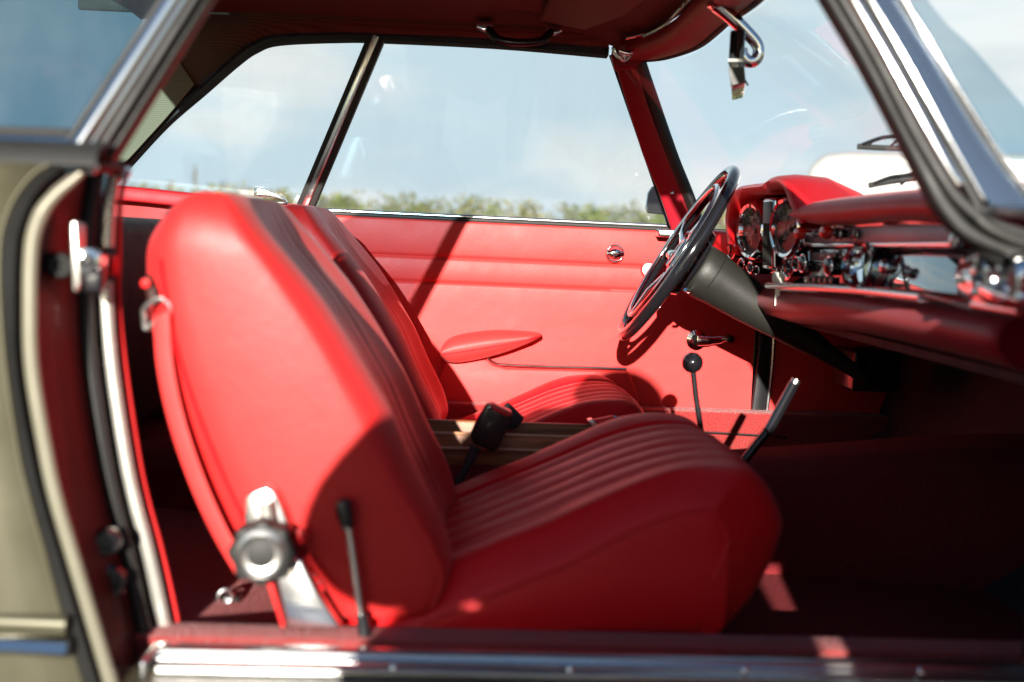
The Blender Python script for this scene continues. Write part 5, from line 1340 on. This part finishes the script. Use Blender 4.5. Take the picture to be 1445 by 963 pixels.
nt.links.new(tc.outputs['Generated'], mp.inputs[0])
n1 = N(nt, 'ShaderNodeTexNoise'); n1.inputs['Scale'].default_value = 2.3; n1.inputs['Detail'].default_value = 7; n1.inputs['Roughness'].default_value = .52
nt.links.new(mp.outputs[0], n1.inputs['Vector'])
sx = N(nt, 'ShaderNodeSeparateXYZ'); nt.links.new(tc.outputs['Generated'], sx.inputs[0])
def mr(src, a, b, c, d):
    m = N(nt, 'ShaderNodeMapRange'); m.interpolation_type = 'SMOOTHSTEP'
    for i, v in enumerate((a, b, c, d)): m.inputs[1+i].default_value = v
    nt.links.new(src, m.inputs[0]); return m.outputs[0]
def mu(a, b):
    m = N(nt, 'ShaderNodeMath', operation='MULTIPLY'); nt.links.new(a, m.inputs[0]); nt.links.new(b, m.inputs[1]); return m.outputs[0]
# a bright thin cloud sheet covers the far half of the sky, clear deep blue behind the camera
bank = mu(mr(sx.outputs['Y'], -.15, .55, 0, 1), mr(sx.outputs['Z'], .75, .15, .25, 1))
shade = mr(n1.outputs['Fac'], .42, .60, 0, 1)
cc = N(nt, 'ShaderNodeMix', data_type='RGBA'); cc.inputs[6].default_value = (5.2, 6.7, 7.5, 1); cc.inputs[7].default_value = (7.5, 7.9, 7.9, 1)
nt.links.new(shade, cc.inputs[0])
n2 = N(nt, 'ShaderNodeTexNoise'); n2.inputs['Scale'].default_value = 4.6; n2.inputs['Detail'].default_value = 6; nt.links.new(mp.outputs[0], n2.inputs['Vector'])
c2 = N(nt, 'ShaderNodeMix', data_type='RGBA'); c2.inputs[7].default_value = (5.4, 6.2, 6.5, 1)
nt.links.new(mu(mr(n2.outputs['Fac'], .52, .72, 0, .75), shade), c2.inputs[0]); nt.links.new(cc.outputs[2], c2.inputs[6])
mx = N(nt, 'ShaderNodeMix', data_type='RGBA')
nt.links.new(bank, mx.inputs[0]); nt.links.new(sky.outputs[0], mx.inputs[6]); nt.links.new(c2.outputs[2], mx.inputs[7]); nt.links.new(mx.outputs[2], bg.inputs['Color'])

# ================================================================== CAMERA, RENDER
cam = bpy.data.cameras.new('view'); co = bpy.data.objects.new('view', cam); COL.objects.link(co)
rm = Matrix((rgt, upv, -fwd)).transposed(); co.matrix_world = Matrix.Translation(CAM) @ rm.to_4x4()
cam.sensor_width = 36; cam.lens = 36*FP/1445.; cam.clip_start = .02; cam.clip_end = 2000
cam.dof.use_dof = True; cam.dof.focus_distance = 2.25; cam.dof.aperture_fstop = 2.4; cam.dof.aperture_blades = 9
sc.camera = co
sc.view_settings.view_transform = 'Standard'; sc.view_settings.look = 'None'; sc.view_settings.gamma = 1; sc.view_settings.exposure = 1.27
sc.view_settings.use_curve_mapping = False
sc.render.engine = 'CYCLES'
sc.cycles.max_bounces = 10; sc.cycles.transparent_max_bounces = 16; sc.cycles.use_denoising = True
sc.cycles.sample_clamp_indirect = 6; sc.cycles.caustics_reflective = False; sc.cycles.caustics_refractive = False
